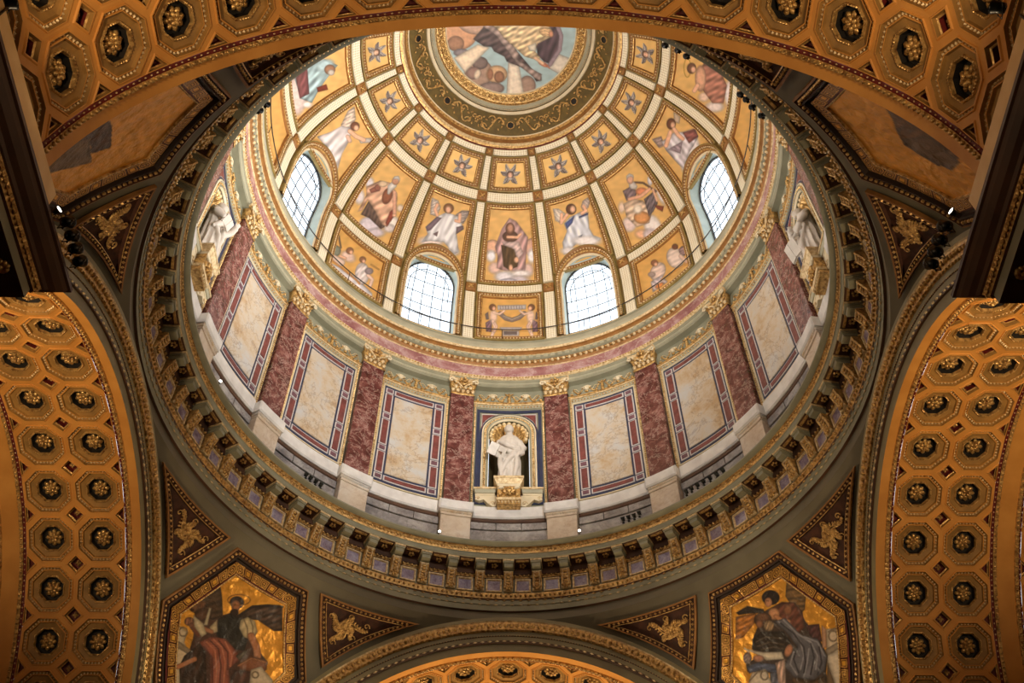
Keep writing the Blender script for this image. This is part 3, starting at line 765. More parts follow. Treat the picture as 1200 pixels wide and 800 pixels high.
def pic_oculus(p):
    p.set(510, 15, 6.667)
    p.ell(190, 130, 150, 160, (196, 146, 110)); p.ell(330, 60, 160, 110, (184, 150, 128)); p.ell(160, 240, 66, 60, (158, 116, 88)); p.ell(205, 312, 62, 32, (128, 118, 120)); p.ell(620, -140, 330, 150, (206, 176, 140))
    p.ell(340, 470, 112, 110, (160, 132, 114)); p.ell(350, 392, 62, 50, (116, 98, 92)); p.ell(300, 470, 60, 50, (146, 116, 104)); p.ell(480, 480, 84, 70, (202, 164, 124)); p.ell(500, 500, 40, 46, (150, 106, 78)); p.ell(430, 480, 24, 44, (156, 108, 80)); p.ell(440, 590, 100, 50, (146, 124, 116)); p.ell(720, 570, 66, 80, (160, 132, 116)); p.ell(330, 480, 24, 40, (216, 196, 172), 20)
    p.poly([(335, 245), (425, 272), (232, 468), (145, 352)], (226, 206, 180)); p.poly([(570, 388), (655, 408), (698, 650), (556, 650)], (226, 210, 190)); p.poly([(885, 432), (960, 318), (1070, 362), (985, 490)], (210, 200, 186))
    p.poly([(296, 205), (380, 108), (480, 140), (560, 200), (640, 300), (750, 430), (832, 500), (832, 530), (790, 538), (740, 458), (640, 412), (560, 382), (540, 342), (460, 302), (440, 268), (380, 262)], (84, 68, 66), (.3, 40, 60))
    p.poly([(785, 235), (830, 60), (930, 70), (988, 170), (982, 290), (900, 402), (850, 382), (800, 330)], (78, 60, 66), (.25, 50, 20)); p.line([(945, 75), (985, 180), (972, 290), (898, 402)], 34, (142, 124, 132))
    p.poly([(375, 108), (400, 75), (500, 130), (600, 240), (655, 320), (640, 362), (740, 430), (834, 480), (822, 532), (770, 505), (640, 400), (560, 290), (470, 172)], (160, 138, 130), (.25, 44, 50))
    p.poly([(400, 78), (600, 40), (830, 60), (905, 118), (924, 180), (860, 212), (800, 240), (780, 300), (824, 352), (800, 372), (700, 342), (620, 270), (540, 200), (480, 122)], (202, 176, 138), (.3, 34, 60))
    p.poly([(440, 40), (820, 40), (786, 98), (560, 104), (470, 92)], (228, 216, 198), (.12, 40, 80)); p.poly([(720, 260), (790, 232), (786, 300), (740, 300)], (226, 214, 194))
    p.ell(866, 150, 56, 36, (206, 170, 126), 15, (.2, 14, 70)); p.ell(905, 165, 18, 26, (196, 140, 108)); p.ell(846, 402, 44, 17, (194, 122, 92), 25); p.line([(850, 390), (892, 432)], 10, (190, 120, 92)); p.line([(780, 352), (840, 395)], 26, (214, 176, 144))

def paint_panel(name, S, u0, u1, v0, v1, nu, nv, h, bg, pic, parent, matname='fresco', rz=0, gold=0.0, clip=None, local=False, us=1.0, unit=.03):
    """one picture on a curved surface; colours are stored on the picture itself"""
    mb = MB()
    uu = np.linspace(u0, u1, nu + 1); vv = np.linspace(v0, v1, nv + 1)
    pts = [S(u, v, h) for u in uu for v in vv]
    mb.v = [tuple(map(float, p)) for p in pts]
    c, s = math.cos(rz), math.sin(rz)
    Wp = np.array(mb.v); Wr = np.c_[Wp[:, 0] * c - Wp[:, 1] * s, Wp[:, 0] * s + Wp[:, 1] * c, Wp[:, 2]]
    if local:
        X = np.array([(u - (u0 + u1) / 2) * us for u in uu for v in vv]); Y = np.array([v - (v0 + v1) / 2 for u in uu for v in vv])
        P = Paint(X, Y, bg, gold, k=1); P.unit = unit
    else:
        X, Y = to_px(Wr); P = Paint(X, Y, bg, gold, k=5)
    if pic: pic(P)
    mb.col = P.out()
    for i in range(nu):
        for j in range(nv):
            if clip and not clip((uu[i] + uu[i + 1]) / 2, (vv[j] + vv[j + 1]) / 2): continue
            a = i * (nv + 1) + j
            mb.face((a, a + nv + 1, a + nv + 2, a + 1), matname)
    me = mb.mesh(name, True)
    return obj(name, me, parent, rz=rz)

# ------------------------------------------------------------------ dome (ceiling)
T0 = -2.35
def shell_mesh():
    mb = MB()
    for k in range(16):
        a0 = k * 22.5
        if k % 2 == 0:
            mb.grid(lambda i, j: S_dome(a0 - 11.25 + 22.5 * i, T0 + (10.35 - T0) * j, 0), 10, 18, 'olive_gold')
        else:
            P = arch_pts(7.3, T0, 1.9, 1.44)
            B = []
            for u, v in P:
                if v <= 1.9: B.append((math.copysign(11.25, u), v))
                else:
                    du, dv = u / 7.3, (v - 1.9) / 1.44
                    s = min(11.25 / 7.3 / max(abs(du), 1e-6), 2.7 / 1.44 / max(dv, 1e-6))
                    B.append((du * s * 7.3, 1.9 + dv * s * 1.44))
            mb.loops([[S_dome(a0 + u, v, 0) for u, v in P], [S_dome(a0 + (u + w) / 2, (v + x) / 2, 0) for (u, v), (w, x) in zip(P, B)], [S_dome(a0 + u, v, 0) for u, v in B]], 'olive_gold', closed=False)
            mb.grid(lambda i, j: S_dome(a0 - 11.25 + 22.5 * i, 4.6 + (10.35 - 4.6) * j, 0), 10, 12, 'olive_gold')
    return mb
ceiling = top(shell_mesh().build('ceiling', smooth=True), 'painted and gilded dome shell with frescoed panels and cream ribs', 'dome', kind='structure')

FR = [(0, 0), (0, .14), (.07, .16), (.09, .11), (.23, .11), (.25, .15), (.30, .13), (.33, -.01)]
FM = ['olive_gold', 'olive_gold', 'ochre', 'ochre', 'ochre', 'gold', 'ochre']
def panel_frame(u, v0, v1, us, nv):
    mb = MB()
    rect_frame(mb, S_dome, -u, u, v0, v1, FR, FM, 8, nv, us)
    L = [S_dome(a, t, .14) for a, t in rect(-u + .16 / us, u - .16 / us, v0 + .16, v1 - .16, 10, nv * 2)]
    beads(mb, L, .15, .055, 'gold_pale', closed=True)
    return mb.mesh('panel_frame')
F_fig = panel_frame(9.4, 2.2, 7.34, .157, 10)
F_put = panel_frame(9.4, T0, 1.55, .18, 6)
F_che = panel_frame(9.3, 8.0, 9.95, .118, 4)
F_ang = panel_frame(9.4, 2.7, 7.34, .157, 9)
def strip(u0, u1, v0, v1, us, nu, nv):
    mb = MB(); patch(mb, S_dome, u0, u1, v0, v1, .13, 'lattice', nu, nv, bev=.03, us=us); return mb.mesh('strip')
RV = [strip(11.25 - 1.42, 11.25 + 1.42, T0, 1.5, .18, 2, 4), strip(11.25 - 1.42, 11.25 + 1.42, 2.28, 7.3, .157, 2, 10), strip(11.25 - 1.45, 11.25 + 1.45, 8.05, 9.9, .118, 2, 4)]
RH = [strip(-9.3, 9.3, 1.62, 2.14, .18, 8, 2), strip(-9.3, 9.3, 7.42, 7.94, .135, 8, 2), strip(-9.0, 9.0, 10.0, 10.32, .098, 8, 1)]
def star(t, us, sz):
    mb = MB()
    patch(mb, S_dome, 11.25 - sz / us, 11.25 + sz / us, t - sz, t + sz, .15, 'ochre', 2, 2, bev=.04, us=us)
    for k in range(4):
        a = R_(45 + 90 * k)
        blob(mb, S_dome, 11.25 + math.cos(a) * sz * .42 / us, t + math.sin(a) * sz * .42, .17, sz * .36, sz * .16, .06, 'gold', rot=a)
    blob(mb, S_dome, 11.25, t, .19, .08, .08, .07, 'gold')
    return mb.mesh('star_boss', True)
ST = [star(1.88, .18, .27), star(7.68, .135, .27), star(10.15, .1, .16)]
def surround():
    mb = MB()
    pr = [(9.3, 2.2, -.01), (9.25, 2.16, .22), (8.95, 2.08, .24), (8.8, 1.98, .17), (8.35, 1.82, .17), (8.2, 1.76, .22), (7.95, 1.68, .2), (7.8, 1.6, .14), (7.45, 1.48, .14), (7.3, 1.44, .12), (7.1, 1.38, -.55)]
    mats = ['olive_gold', 'olive_gold', 'ochre', 'ochre', 'gold', 'gold', 'ochre', 'cream', 'cream', 'window_reveal']
    mb.loops([[S_dome(u, v, h) for u, v in arch_pts(hw, T0, 1.9, hm, 20, 6)] for hw, hm, h in pr], mats, closed=False)
    beads(mb, [S_dome(u, v, .2) for u, v in arch_pts(8.58, T0, 1.9, 1.9, 20, 6)], .16, .06, 'gold_pale')
    return mb.mesh('window_surround')
SUR = surround()

OR = (228, 182, 112)
pics_fig = {0: pic_hooded, -22.5: pic_angel_left, 22.5: pic_angel_right, -45: pic_old_left, 45: pic_old_right, -67.5: pic_angel_far_left, 67.5: pic_angel_far_right, -90: pic_prophet_left, 90: pic_prophet_right}
pics_put = {0: pic_putti_tablet, -45: pic_putti_left, 45: pic_putti_right}
che_me = None
for k in range(16):
    az = k * 22.5 if k <= 8 else k * 22.5 - 360
    rz = -R_(az)
    win = k % 2 == 1
    for me in RV: obj('rib_strip', me, ceiling, rz=rz)
    for me in ([] if win else RH[:1]) + RH[1:]: obj('ring_strip', me, ceiling, rz=rz)
    for me in ST: obj('star_boss', me, ceiling, rz=rz)
    for me in ([F_ang, F_che] if win else [F_fig, F_put, F_che]): obj('panel_frame', me, ceiling, rz=rz)
    if win: obj('window_surround', SUR, ceiling, rz=rz)
    vis = abs(az) < 100
    paint_panel('fresco_panel', S_dome, -7.6, 7.6, 2.5, 7.1, 60 if vis else 8, 100 if vis else 8, .02, OR, pics_fig.get(az), ceiling, rz=rz, clip=(lambda u, v: v > 3.2) if win else None)
    if not win: paint_panel('fresco_panel', S_dome, -7.7, 7.7, T0, 1.25, 76 if vis else 8, 68 if vis else 8, .02, (222, 172, 98), pics_put.get(az), ceiling, rz=rz)
    if che_me is None:
        che_me = paint_panel('cherub_panel', S_dome, -6.9, 6.9, 8.25, 9.7, 48, 44, .02, (234, 192, 120), pic_cherub, ceiling, rz=rz, local=True, us=.118, unit=.025, gold=.35).data
    else: obj('cherub_panel', che_me, ceiling, rz=rz)

# crown of the dome: mouldings, olive scroll band, gilt ring, painted disc
mb = MB()
revolve(mb, [(5.95, 52.1), (5.78, 52.3), (5.7, 52.3), (5.62, 52.42), (5.5, 52.46), (5.42, 52.62), (5.36, 52.95), (5.26, 53.08), (5.22, 53.12), (4.39, 53.96), (4.33, 53.9), (4.2, 53.98), (4.17, 54.06), (3.97, 54.25), (3.92, 54.2), (3.88, 54.34), (3.46, 54.5), (3.42, 54.44), (3.36, 54.52)],
        ['olive_gold', 'gold_pale', 'maroon', 'gold', 'gold_pale', 'ochre', 'gold', 'cream', 'olive_band', 'cream', 'cream', 'olive_band', 'sage_light', 'gold_pale', 'gold', 'gold', 'gold_pale', 'cream'], n=160)
crown = mb.build('crown_ring', ceiling, smooth=False)
mb = MB(); beads(mb, ring_pts(5.5, 52.62), .17, .085, 'gold', closed=True, seg=5, ring=3); beads(mb, ring_pts(5.72, 52.33), .12, .04, 'gold_pale', closed=True)
beads(mb, ring_pts(4.12, 54.08), .09, .03, 'gold', closed=True)
mb.build('bead_row', crown, True, 'stuff')
def S_ol(a, w, o):
    r, z = 5.22 + (4.39 - 5.22) * w, 53.12 + (53.96 - 53.12) * w
    return azp(a, r - o * .7, z - o * .7)
mb = MB()
US = .084
for sg in (1, -1):
    p = [S_ol(sg * (4 + 15 * i / 20), .5 + .34 * math.sin(i / 20 * 6.283), .03) for i in range(21)]
    mb.tube(p, .05, 'gold', 5)
    for (a, w, d, r0) in ((5.5, .6, 1, .2), (12, .72, 1, .24), (17.5, .3, -1, .2), (20.5, .6, 1, .16)):
        p = [S_ol(sg * (a + d * (1 - i / 12) * r0 / US * math.cos(i * .6)), w + (1 - i / 12) * r0 * .8 * math.sin(i * .6), .03) for i in range(12)]
        mb.tube(p, .035, 'gold', 5)
    for i in range(9):
        blob(mb, S_ol, sg * (3.5 + i * 2.1), .5 + .3 * math.cos(i * 1.9), .03, .09, .05, .03, 'gold', rot=i)
for i in range(6): blob(mb, S_ol, 22.5 + .9 * math.cos(i * 1.047), .5 + .12 * math.sin(i * 1.047), .03, .07, .07, .04, 'gold')
SCR = mb.mesh('scrollwork', True)
mb = MB(); L = [[S_ol(r / US * math.cos(i * .5236), .5 + r * .85 * math.sin(i * .5236), h) for i in range(12)] for r, h in ((.22, 0), (.21, .06), (.17, .06), (.16, .02))]
mb.loops(L, ['gold', 'gold', 'black'], cap='black')
HOLE = mb.mesh('air_hole')
mb = MB()
for i in range(4):
    a = i * 5.625
    S_g = lambda a, w, o: azp(a, 3.88 - .42 * w - o * .3, 54.34 + .16 * w - o)
    for j in range(5): blob(mb, S_g, a + 1.3 * math.cos(R_(72 * j)), .5 + .22 * math.sin(R_(72 * j)), .03, .07, .07, .05, 'gold')
    blob(mb, S_g, a, .5, .05, .06, .06, .05, 'gold')
    for q in (-1, 1): blob(mb, S_g, a + 2.81, .5 + q * .25, .03, .1, .05, .05, 'gold', rot=q * .7)
ROS = mb.mesh('ring_rosettes', True)
for k in range(8):
    obj('air_hole', HOLE, ceiling, rz=-R_(45 * k)); obj('scrollwork', SCR, ceiling, rz=-R_(45 * k))
for k in range(16): obj('ring_rosettes', ROS, ceiling, rz=-R_(22.5 * k + 5))
# painted disc, slightly domed
mb = MB(); N = 150
pts = []
for i in range(N + 1):
    for j in range(N + 1):
        x, y = -3.4 + 6.8 * i / N, -3.4 + 6.8 * j / N
        r = math.hypot(x, y); pts.append((x, y, 54.5 + .35 * (1 - min(1, r / 3.4) ** 2)))
mb.v = pts
P = Paint(*to_px(np.array(pts)), (172, 196, 200), k=5); pic_oculus(P); mb.col = P.out()
for i in range(N):
    for j in range(N):
        if math.hypot(-3.4 + 6.8 * (i + .5) / N, -3.4 + 6.8 * (j + .5) / N) < 3.44:
            a = i * (N + 1) + j; mb.face((a, a + N + 1, a + N + 2, a + 1), 'fresco')
mb.build('crown_painting', ceiling, True)
mb = MB(); mb.grid(lambda i, j: azp(360 * i, 6.0 * (1 - j) + .01, 55.2), 48, 1, 'ochre', True); revolve(mb, [(6.0, 55.2), (6.0, 52)], 'ochre', 48); mb.build('outer_cap', ceiling)

# windows: glass, glazing bars
def clip_convex(P, Q):
    """clip polygon P by convex polygon Q (2d)"""
    A = sum(Q[i - 1][0] * Q[i][1] - Q[i][0] * Q[i - 1][1] for i in range(len(Q)))
    sg = 1 if A > 0 else -1
    for i in range(len(Q)):
        a, b = Q[i - 1], Q[i]
        f = lambda p: sg * ((b[0] - a[0]) * (p[1] - a[1]) - (b[1] - a[1]) * (p[0] - a[0]))
        out = []
        for j in range(len(P)):
            p, q = P[j - 1], P[j]; fp, fq = f(p), f(q)
            if (fp >= 0) != (fq >= 0):
                t = fp / (fp - fq); out.append((p[0] + (q[0] - p[0]) * t, p[1] + (q[1] - p[1]) * t))
            if fq >= 0: out.append(q)
        P = out
        if not P: return []
    return P
AW = arch_pts(7.1, T0, 1.9, 1.38, 20, 1)
cols = [-7.1 + 14.2 * i / 5 for i in range(6)]; rows = [T0, -1.5, -.65, .2, 1.05, 1.9, 2.6, 3.3]
PANES = []
for i in range(5):
    for j in range(7):
        c = clip_convex([(cols[i], rows[j]), (cols[i + 1], rows[j]), (cols[i + 1], rows[j + 1]), (cols[i], rows[j + 1])], AW)
        if len(c) < 3: continue
        mb = MB(); mb.face([mb.vert(S_dome(u, v, -.5)) for u, v in c], 'glass'); PANES.append(mb.mesh('pane'))
BARS = []
for i in range(1, 5):
    u = cols[i]; vt = 1.9 + 1.38 * math.sqrt(1 - (u / 7.1) ** 2)
    mb = MB(); mb.tube([S_dome(u, T0 + (vt - T0) * k / 6, -.47) for k in range(7)], .022, 'iron', 4); BARS.append(mb.mesh('glazing_bar'))
for v in rows[1:-1]:
    hw = 7.1 if v <= 1.9 else 7.1 * math.sqrt(max(0, 1 - ((v - 1.9) / 1.38) ** 2))
    mb = MB(); mb.tube([S_dome(-hw + 2 * hw * k / 4, v, -.47) for k in range(5)], .022, 'iron', 4); BARS.append(mb.mesh('glazing_bar'))
mb = MB(); mb.tube([S_dome(u * .8, v - .0, -.46) for u, v in arch_pts(7.1, .9, 1.7, 1.1, 14, 2)], .022, 'iron', 4); BARS.append(mb.mesh('glazing_bar'))
mb = MB(); mb.loops([[S_dome(u, v, h) for u, v in arch_pts(hw, T0, 1.9, hm, 18, 3)] for hw, hm, h in ((7.1, 1.38, -.42), (6.8, 1.31, -.42), (6.8, 1.31, -.52))], 'iron', closed=False)
WFR = mb.mesh('window_frame')
for k in range(8):
    w = empty('window_%d' % (k + 1)); rz = -R_(22.5 + 45 * k)
    top(w, 'tall round-arched leaded window in the dome above the gallery rail', 'window', 'dome windows', 'structure')
    obj('window_frame', WFR, w, rz=rz)
    for me in PANES: obj('pane', me, w, rz=rz)
    for me in BARS: obj('glazing_bar', me, w, rz=rz)

# gallery rail
rail = empty('gallery_railing', (0, 0, 41.3))
top(rail, 'thin dark iron handrail on slim posts circling the foot of the dome', 'railing')
mb = MB(); mb.tube([(p[0], p[1], p[2] - 41.3) for p in ring_pts(10.18, 42.0, 128)], .028, 'iron', 5, closed=True); mb.build('handrail', rail)
mb = MB(); mb.tube([azp(0, 10.18, 0.02), azp(0, 10.18, .7)], .02, 'iron', 5); me = mb.mesh('post')
for k in range(32): obj('post', me, rail, rz=R_(11.25 * k + 2))

# ------------------------------------------------------------------ cornice under the dome
mb = MB()
revolve(mb, [(11.05, 38.17), (10.73, 38.17), (10.73, 38.33), (10.68, 38.35), (10.68, 38.42), (10.66, 38.43), (10.66, 38.62), (10.6, 38.64), (10.58, 38.8), (10.62, 38.83), (10.62, 39.5), (10.56, 39.52), (10.5, 39.62), (10.5, 39.92), (10.44, 39.94), (10.44, 40.18), (10.38, 40.2), (10.36, 40.34), (10.26, 40.36), (10.23, 40.5), (10.2, 40.6), (10.22, 40.78), (10.27, 40.8), (10.27, 40.98), (10.3, 41.0), (10.3, 41.2), (10.34, 41.22), (10.34, 41.33), (10.6, 41.36)],
        ['sage', 'sage', 'sage_light', 'sage_light', 'sage', 'sage', 'gold_pale', 'gold_pale', 'cream', 'frieze_marble', 'gold_pale', 'ochre', 'ochre', 'sage', 'sage', 'gold_pale', 'ochre', 'ochre', 'gold_pale', 'sage_light', 'sage_light', 'sage', 'sage_light', 'sage', 'sage', 'sage', 'gold_pale', 'sage'], n=224)
cor1 = top(mb.build('trim_1'), 'ring cornice with red marble frieze and gilt egg moulding below the dome', 'cornice', kind='structure')
mb = MB(); beads(mb, ring_pts(10.47, 39.72), .27, .1, 'gold_pale', stretch=.8, closed=True, seg=6, ring=4); mb.build('egg_row', cor1, True, 'stuff')
mb = MB(); beads(mb, ring_pts(10.45, 39.74), .27, .05, 'gold', closed=True); mb.build('dart_row', cor1, True, 'stuff').rotation_euler.z = R_(.73)
mb = MB()
for k in range(192):
    a = k * 1.875; patch(mb, lambda u, v, o: azp(u, 10.44 - o, v), a - .55, a + .55, 39.97, 40.16, .05, 'sage_light', 1, 1)
mb.build('dentil_row', cor1, False, 'stuff')
mb = MB(); beads(mb, ring_pts(10.575, 38.72), .14, .05, 'gold', closed=True); mb.build('bead_row', cor1, True, 'stuff')

# ------------------------------------------------------------------ drum wall
mb = MB()
NZ0, NZS = 31.5, 35.2            # niche sill and springing
for k in range(16):
    a0 = k * 22.5
    if k % 4: mb.grid(lambda i, j: S_drum(a0 - 11.25 + 22.5 * i, 28.0 + 10.3 * j, 0), 8, 6, 'sage')
    else:
        P = arch_pts(4.55, NZ0, NZS, .87, 16, 4); B = []
        for u, v in P:
            if v <= NZS: B.append((math.copysign(11.25, u), v))
            else:
                du, dv = u / 4.55, (v - NZS) / .87; s = min(11.25 / 4.55 / max(abs(du), 1e-6), (38.3 - NZS) / .87 / max(dv, 1e-6))
                B.append((du * s * 4.55, NZS + dv * s * .87))
        mid = lambda t: [S_drum(a0 + u + (w - u) * t, v + (x - v) * t, 0) for (u, v), (w, x) in zip(P, B)]
        mb.loops([mid(0), mid(.33), mid(.66), mid(1)], 'sage', closed=False)
        mb.grid(lambda i, j: S_drum(a0 - 11.25 + 22.5 * i, 28.0 + (NZ0 - 28) * j, 0), 8, 3, 'sage')
drum = top(mb.build('wall_drum'), 'round drum wall lined with marble panels between red pilasters', 'wall', kind='structure')

US_D = RD * math.pi / 180
# pilaster: shaft > capital, base block
def capital():
    mb = MB()
    Sx = lambda a, z, o: azp(a, RD - o, z)
    def lp(hw, z, o, conc=0):
        n = 6
        fr = [(-hw + 2 * hw * i / n, z, o - conc * (1 - (2 * i / n - 1) ** 2)) for i in range(n + 1)]
        return [Sx(*p) for p in fr] + [Sx(hw, z, -.02), Sx(-hw, z, -.02)]
    mb.loops([lp(2.95, 37.4, .26), lp(2.95, 37.46, .3), lp(2.8, 37.5, .28), lp(2.7, 37.56, .24), lp(2.75, 37.9, .27), lp(3.1, 38.12, .34, .04), lp(3.5, 38.28, .42, .08), lp(3.6, 38.3, .44, .1), lp(3.6, 38.44, .47, .1), lp(3.2, 38.46, .3)], ['gold', 'gold', 'gold', 'gold', 'gold', 'gold', 'gold_pale', 'gold_pale', 'gold_pale'])
    for row, (z, h, n, o) in enumerate(((37.66, .16, 5, .28), (37.88, .17, 4, .32))):
        for i in range(n):
            a = -2.4 + 4.8 * i / (n - 1) if row == 0 else -1.8 + 3.6 * i / (n - 1)
            blob(mb, Sx, a, z, o, .1, h, .07, 'gold_pale'); blob(mb, Sx, a, z + h * .8, o + .07, .07, .05, .06, 'gold')
    for sg in (-1, 1):
        p = [Sx(sg * (3.05 - (1 - i / 14) * .85 * math.cos(i * .55)), 38.12 + (1 - i / 14) * .16 * math.sin(i * .55), .47) for i in range(14)]
        mb.tube(p, .045, 'cream', 5)
        p = [Sx(sg * (.3 + 2.4 * i / 8), 37.75 + .45 * (i / 8) ** .6, .4) for i in range(9)]
        mb.tube(p, .05, 'gold_pale', 5)
    for i in range(5): blob(mb, Sx, .75 * math.cos(i * 1.257), 38.25 + .1 * math.sin(i * 1.257), .47, .08, .08, .06, 'gold')
    blob(mb, Sx, 0, 38.02, .38, .13, .1, .08, 'gold')
    return mb.mesh('capital', True)
CAP = capital()
mb = MB(); patch(mb, S_drum, -2.78, 2.78, 30.6, 37.42, .24, 'red_marble', 4, 6, bev=.02, us=US_D); SHAFT = mb.mesh('pilaster')
mb = MB(); patch(mb, S_drum, -3.2, 3.2, 28.1, 29.72, .36, 'beige_marble', 4, 2, bev=.02, us=US_D); patch(mb, S_drum, -3.3, 3.3, 29.7, 29.82, .41, 'beige_marble', 4, 1, bev=.02, us=US_D); patch(mb, S_drum, -3.45, 3.45, 29.8, 29.96, .45, 'cream_marble', 4, 1, bev=.05, us=US_D)
PED = mb.mesh('pedestal')
mb = MB(); patch(mb, S_drum, -3.7, 3.7, 29.97, 30.5, .5, 'white_stone', 4, 1, bev=.06, us=US_D); LEDP = mb.mesh('ledge_block')
mb = MB(); patch(mb, S_drum, -7.6, 7.6, 29.97, 30.62, .2, 'white_stone', 8, 1, bev=.06, us=US_D); patch(mb, S_drum, -7.8, 7.8, 29.8, 29.98, .12, 'cornice_brown', 8, 1, bev=.03, us=US_D); LEDB = mb.mesh('ledge_block')
mb = MB()
for i in range(3): patch(mb, S_drum, -7.95 + 5.3 * i + .06, -7.95 + 5.3 * (i + 1) - .06, 29.42, 29.78, .1, 'grey_marble', 3, 1, bev=.015, us=US_D)
patch(mb, S_drum, -7.95, 7.95, 28.1, 29.38, .06, 'grey_marble', 8, 2, bev=.015, us=US_D); PLI = mb.mesh('plinth_slab')

# bead strips beside pilasters, moulding over the panels, garland band
mb = MB()
for sg in (-1, 1):
    patch(mb, S_drum, sg * 7.95 - .22, sg * 7.95 + .22, 30.64, 37.16, .08, 'gold_pale', 1, 4, us=US_D)
    beads(mb, [S_drum(sg * 7.95, 30.7 + 6.4 * i / 8, .09) for i in range(9)], .12, .045, 'gold', skip_last=False)
patch(mb, S_drum, -8.4, 8.4, 37.12, 37.2, .1, 'gold_pale', 8, 1, us=US_D); patch(mb, S_drum, -8.4, 8.4, 36.9, 37.1, .06, 'sage_light', 8, 1, us=US_D)
beads(mb, [S_drum(-8.2 + 16.4 * i / 12, 36.98, .07) for i in range(13)], .14, .05, 'gold', skip_last=False)
patch(mb, S_drum, -8.4, 8.4, 37.2, 37.26, .14, 'gold', 8, 1, us=US_D)
BEADF = mb.mesh('gilt_moulding')
mb = MB()
Sg = S_drum
for x in (-3.9, 3.9):
    blob(mb, Sg, x, 37.72, .05, .12, .12, .09, 'cream'); blob(mb, Sg, x, 37.86, .05, .19, .045, .07, 'cream'); blob(mb, Sg, x, 37.54, .04, .1, .06, .06, 'gold')
    for d in (-1, 1): blob(mb, Sg, x + d * .8, 37.8, .04, .11, .04, .05, 'cream', rot=d * .5)
for i in range(5): blob(mb, Sg, 0, 37.4 + .13 * i, .05, .1 - .012 * abs(i - 1), .07, .07, 'gold')
for d in (-1, 1): blob(mb, Sg, d * .6, 37.92, .04, .12, .04, .05, 'gold', rot=d * .6)
for sg in (-1, 1):
    for a0, da in ((.9, 2.2), (4.8, 2.2)):
        for i in range(8):
            t = i / 7; blob(mb, Sg, sg * (a0 + da * t), 37.78 - .3 * math.sin(t * 3.14), .03, .06, .045, .05, 'gold', rot=i)
    for a in (1.6, 5.9, 7.5): blob(mb, Sg, sg * a, 37.46, .04, .09, .07, .06, 'gold')
    p = [Sg(sg * (1 + 6.5 * i / 18), 37.72 + .14 * math.sin(i * .9), .02) for i in range(19)]; mb.tube(p, .018, 'gold_pale', 4)
GAR = mb.mesh('garland', True)

# panel bay: navy border plate > tiles, marble slab
mb = MB(); patch(mb, S_drum, -7.45, 7.45, 30.84, 36.78, .03, 'navy', 8, 4, us=US_D)
rect_frame(mb, S_drum, -7.62, 7.62, 30.76, 36.86, [(0, 0), (0, .07), (.05, .07), (.06, .02)], ['cream', 'cream', 'cream'], 8, 6, US_D); BORD = mb.mesh('panel_border')
mb = MB(); patch(mb, S_drum, -4.6, 4.6, 31.4, 36.22, .075, 'cream_marble', 6, 6, bev=.02, us=US_D); SLAB = mb.mesh('marble_slab')
def tile(u0, u1, v0, v1, m):
    mb = MB(); patch(mb, S_drum, u0, u1, v0, v1, .055, 'joint_white', 2 if u1 - u0 < 3 else 6, 1, us=US_D)
    du = .055 / US_D; patch(mb, S_drum, u0 + du, u1 - du, v0 + .055, v1 - .055, .075, m, 2 if u1 - u0 < 3 else 6, 1, us=US_D); return mb.mesh('tile')
TILES = []
for sg in (-1, 1):
    u0, u1 = sorted((sg * 5.05, sg * 6.95))
    zs = [30.95, 31.31, 32.62, 33.0, 34.62, 35.0, 36.31, 36.67]
    for i in range(7):
        TILES.append(tile(u0, u1, zs[i] + .03, zs[i + 1] - .03, 'tile_violet' if i % 2 == 0 else 'tile_red'))
for z0, z1 in ((30.98, 31.28), (36.34, 36.64)): TILES.append(tile(-4.75, 4.75, z0, z1, 'tile_red'))

# niche bay
mb = MB()
OUT = rect(-7.45, 7.45, 30.84, 36.78, 8, 6)
patch(mb, S_drum, -7.45, -6.75, 30.84, 36.78, .05, 'navy', 1, 4, us=US_D); patch(mb, S_drum, 6.75, 7.45, 30.84, 36.78, .05, 'navy', 1, 4, us=US_D)
patch(mb, S_drum, -6.75, 6.75, 36.62, 36.78, .05, 'navy', 6, 1, us=US_D); patch(mb, S_drum, -6.75, 6.75, 30.84, 30.98, .05, 'navy', 6, 1, us=US_D)
NB = mb.mesh('panel_border')
mb = MB()
A1 = arch_pts(6.7, 31.5, NZS - .05, 1.38, 18, 4); A2 = arch_pts(6.2, 31.5, NZS - .05, 1.27, 18, 4)
mb.loops([[S_drum(u, v, h) for u, v in A] for A, h in ((A1, 0), (A1, .06), (A2, .06), (A2, .03))], 'navy', closed=False); NARC = mb.mesh('arch_band')
mb = MB()
pr = [(6.2, 1.25, .03), (6.2, 1.25, .1), (5.9, 1.18, .12), (5.75, 1.14, .07), (5.2, 1.02, .07), (5.1, 1.0, .12), (4.75, .92, .12), (4.55, .87, .05), (4.5, .86, -.2)]
mb.loops([[S_drum(u, v, h) for u, v in arch_pts(hw, NZ0, NZS, hm, 18, 5)] for hw, hm, h in pr], ['cream', 'cream', 'sage_light', 'gold_pale', 'gold_pale', 'sage', 'cream', 'sage'], closed=False)
beads(mb, [S_drum(u, v, .1) for u, v in arch_pts(5.48, NZ0, NZS, 1.07, 18, 5)], .12, .045, 'gold'); NARV = mb.mesh('niche_moulding')
mb = MB()
def nich(i, j):   # half-cylinder with quarter-sphere head
    th = math.pi * i; x = -.86 * math.cos(th); d = .95 * math.sin(th)
    return x, d
for (z0, z1) in ((NZ0, NZS),):
    mb.grid(lambda i, j: (nich(i, 0)[0], RD - .02 + nich(i, 0)[1], z0 + (z1 - z0) * j), 14, 3, 'niche_olive')
mb.grid(lambda i, j: (-.86 * math.cos(math.pi * i) * math.cos(R_(90) * j), RD - .02 + .95 * math.sin(math.pi * i) * math.cos(R_(90) * j), NZS + .87 * math.sin(R_(90) * j)), 14, 6, 'niche_olive')
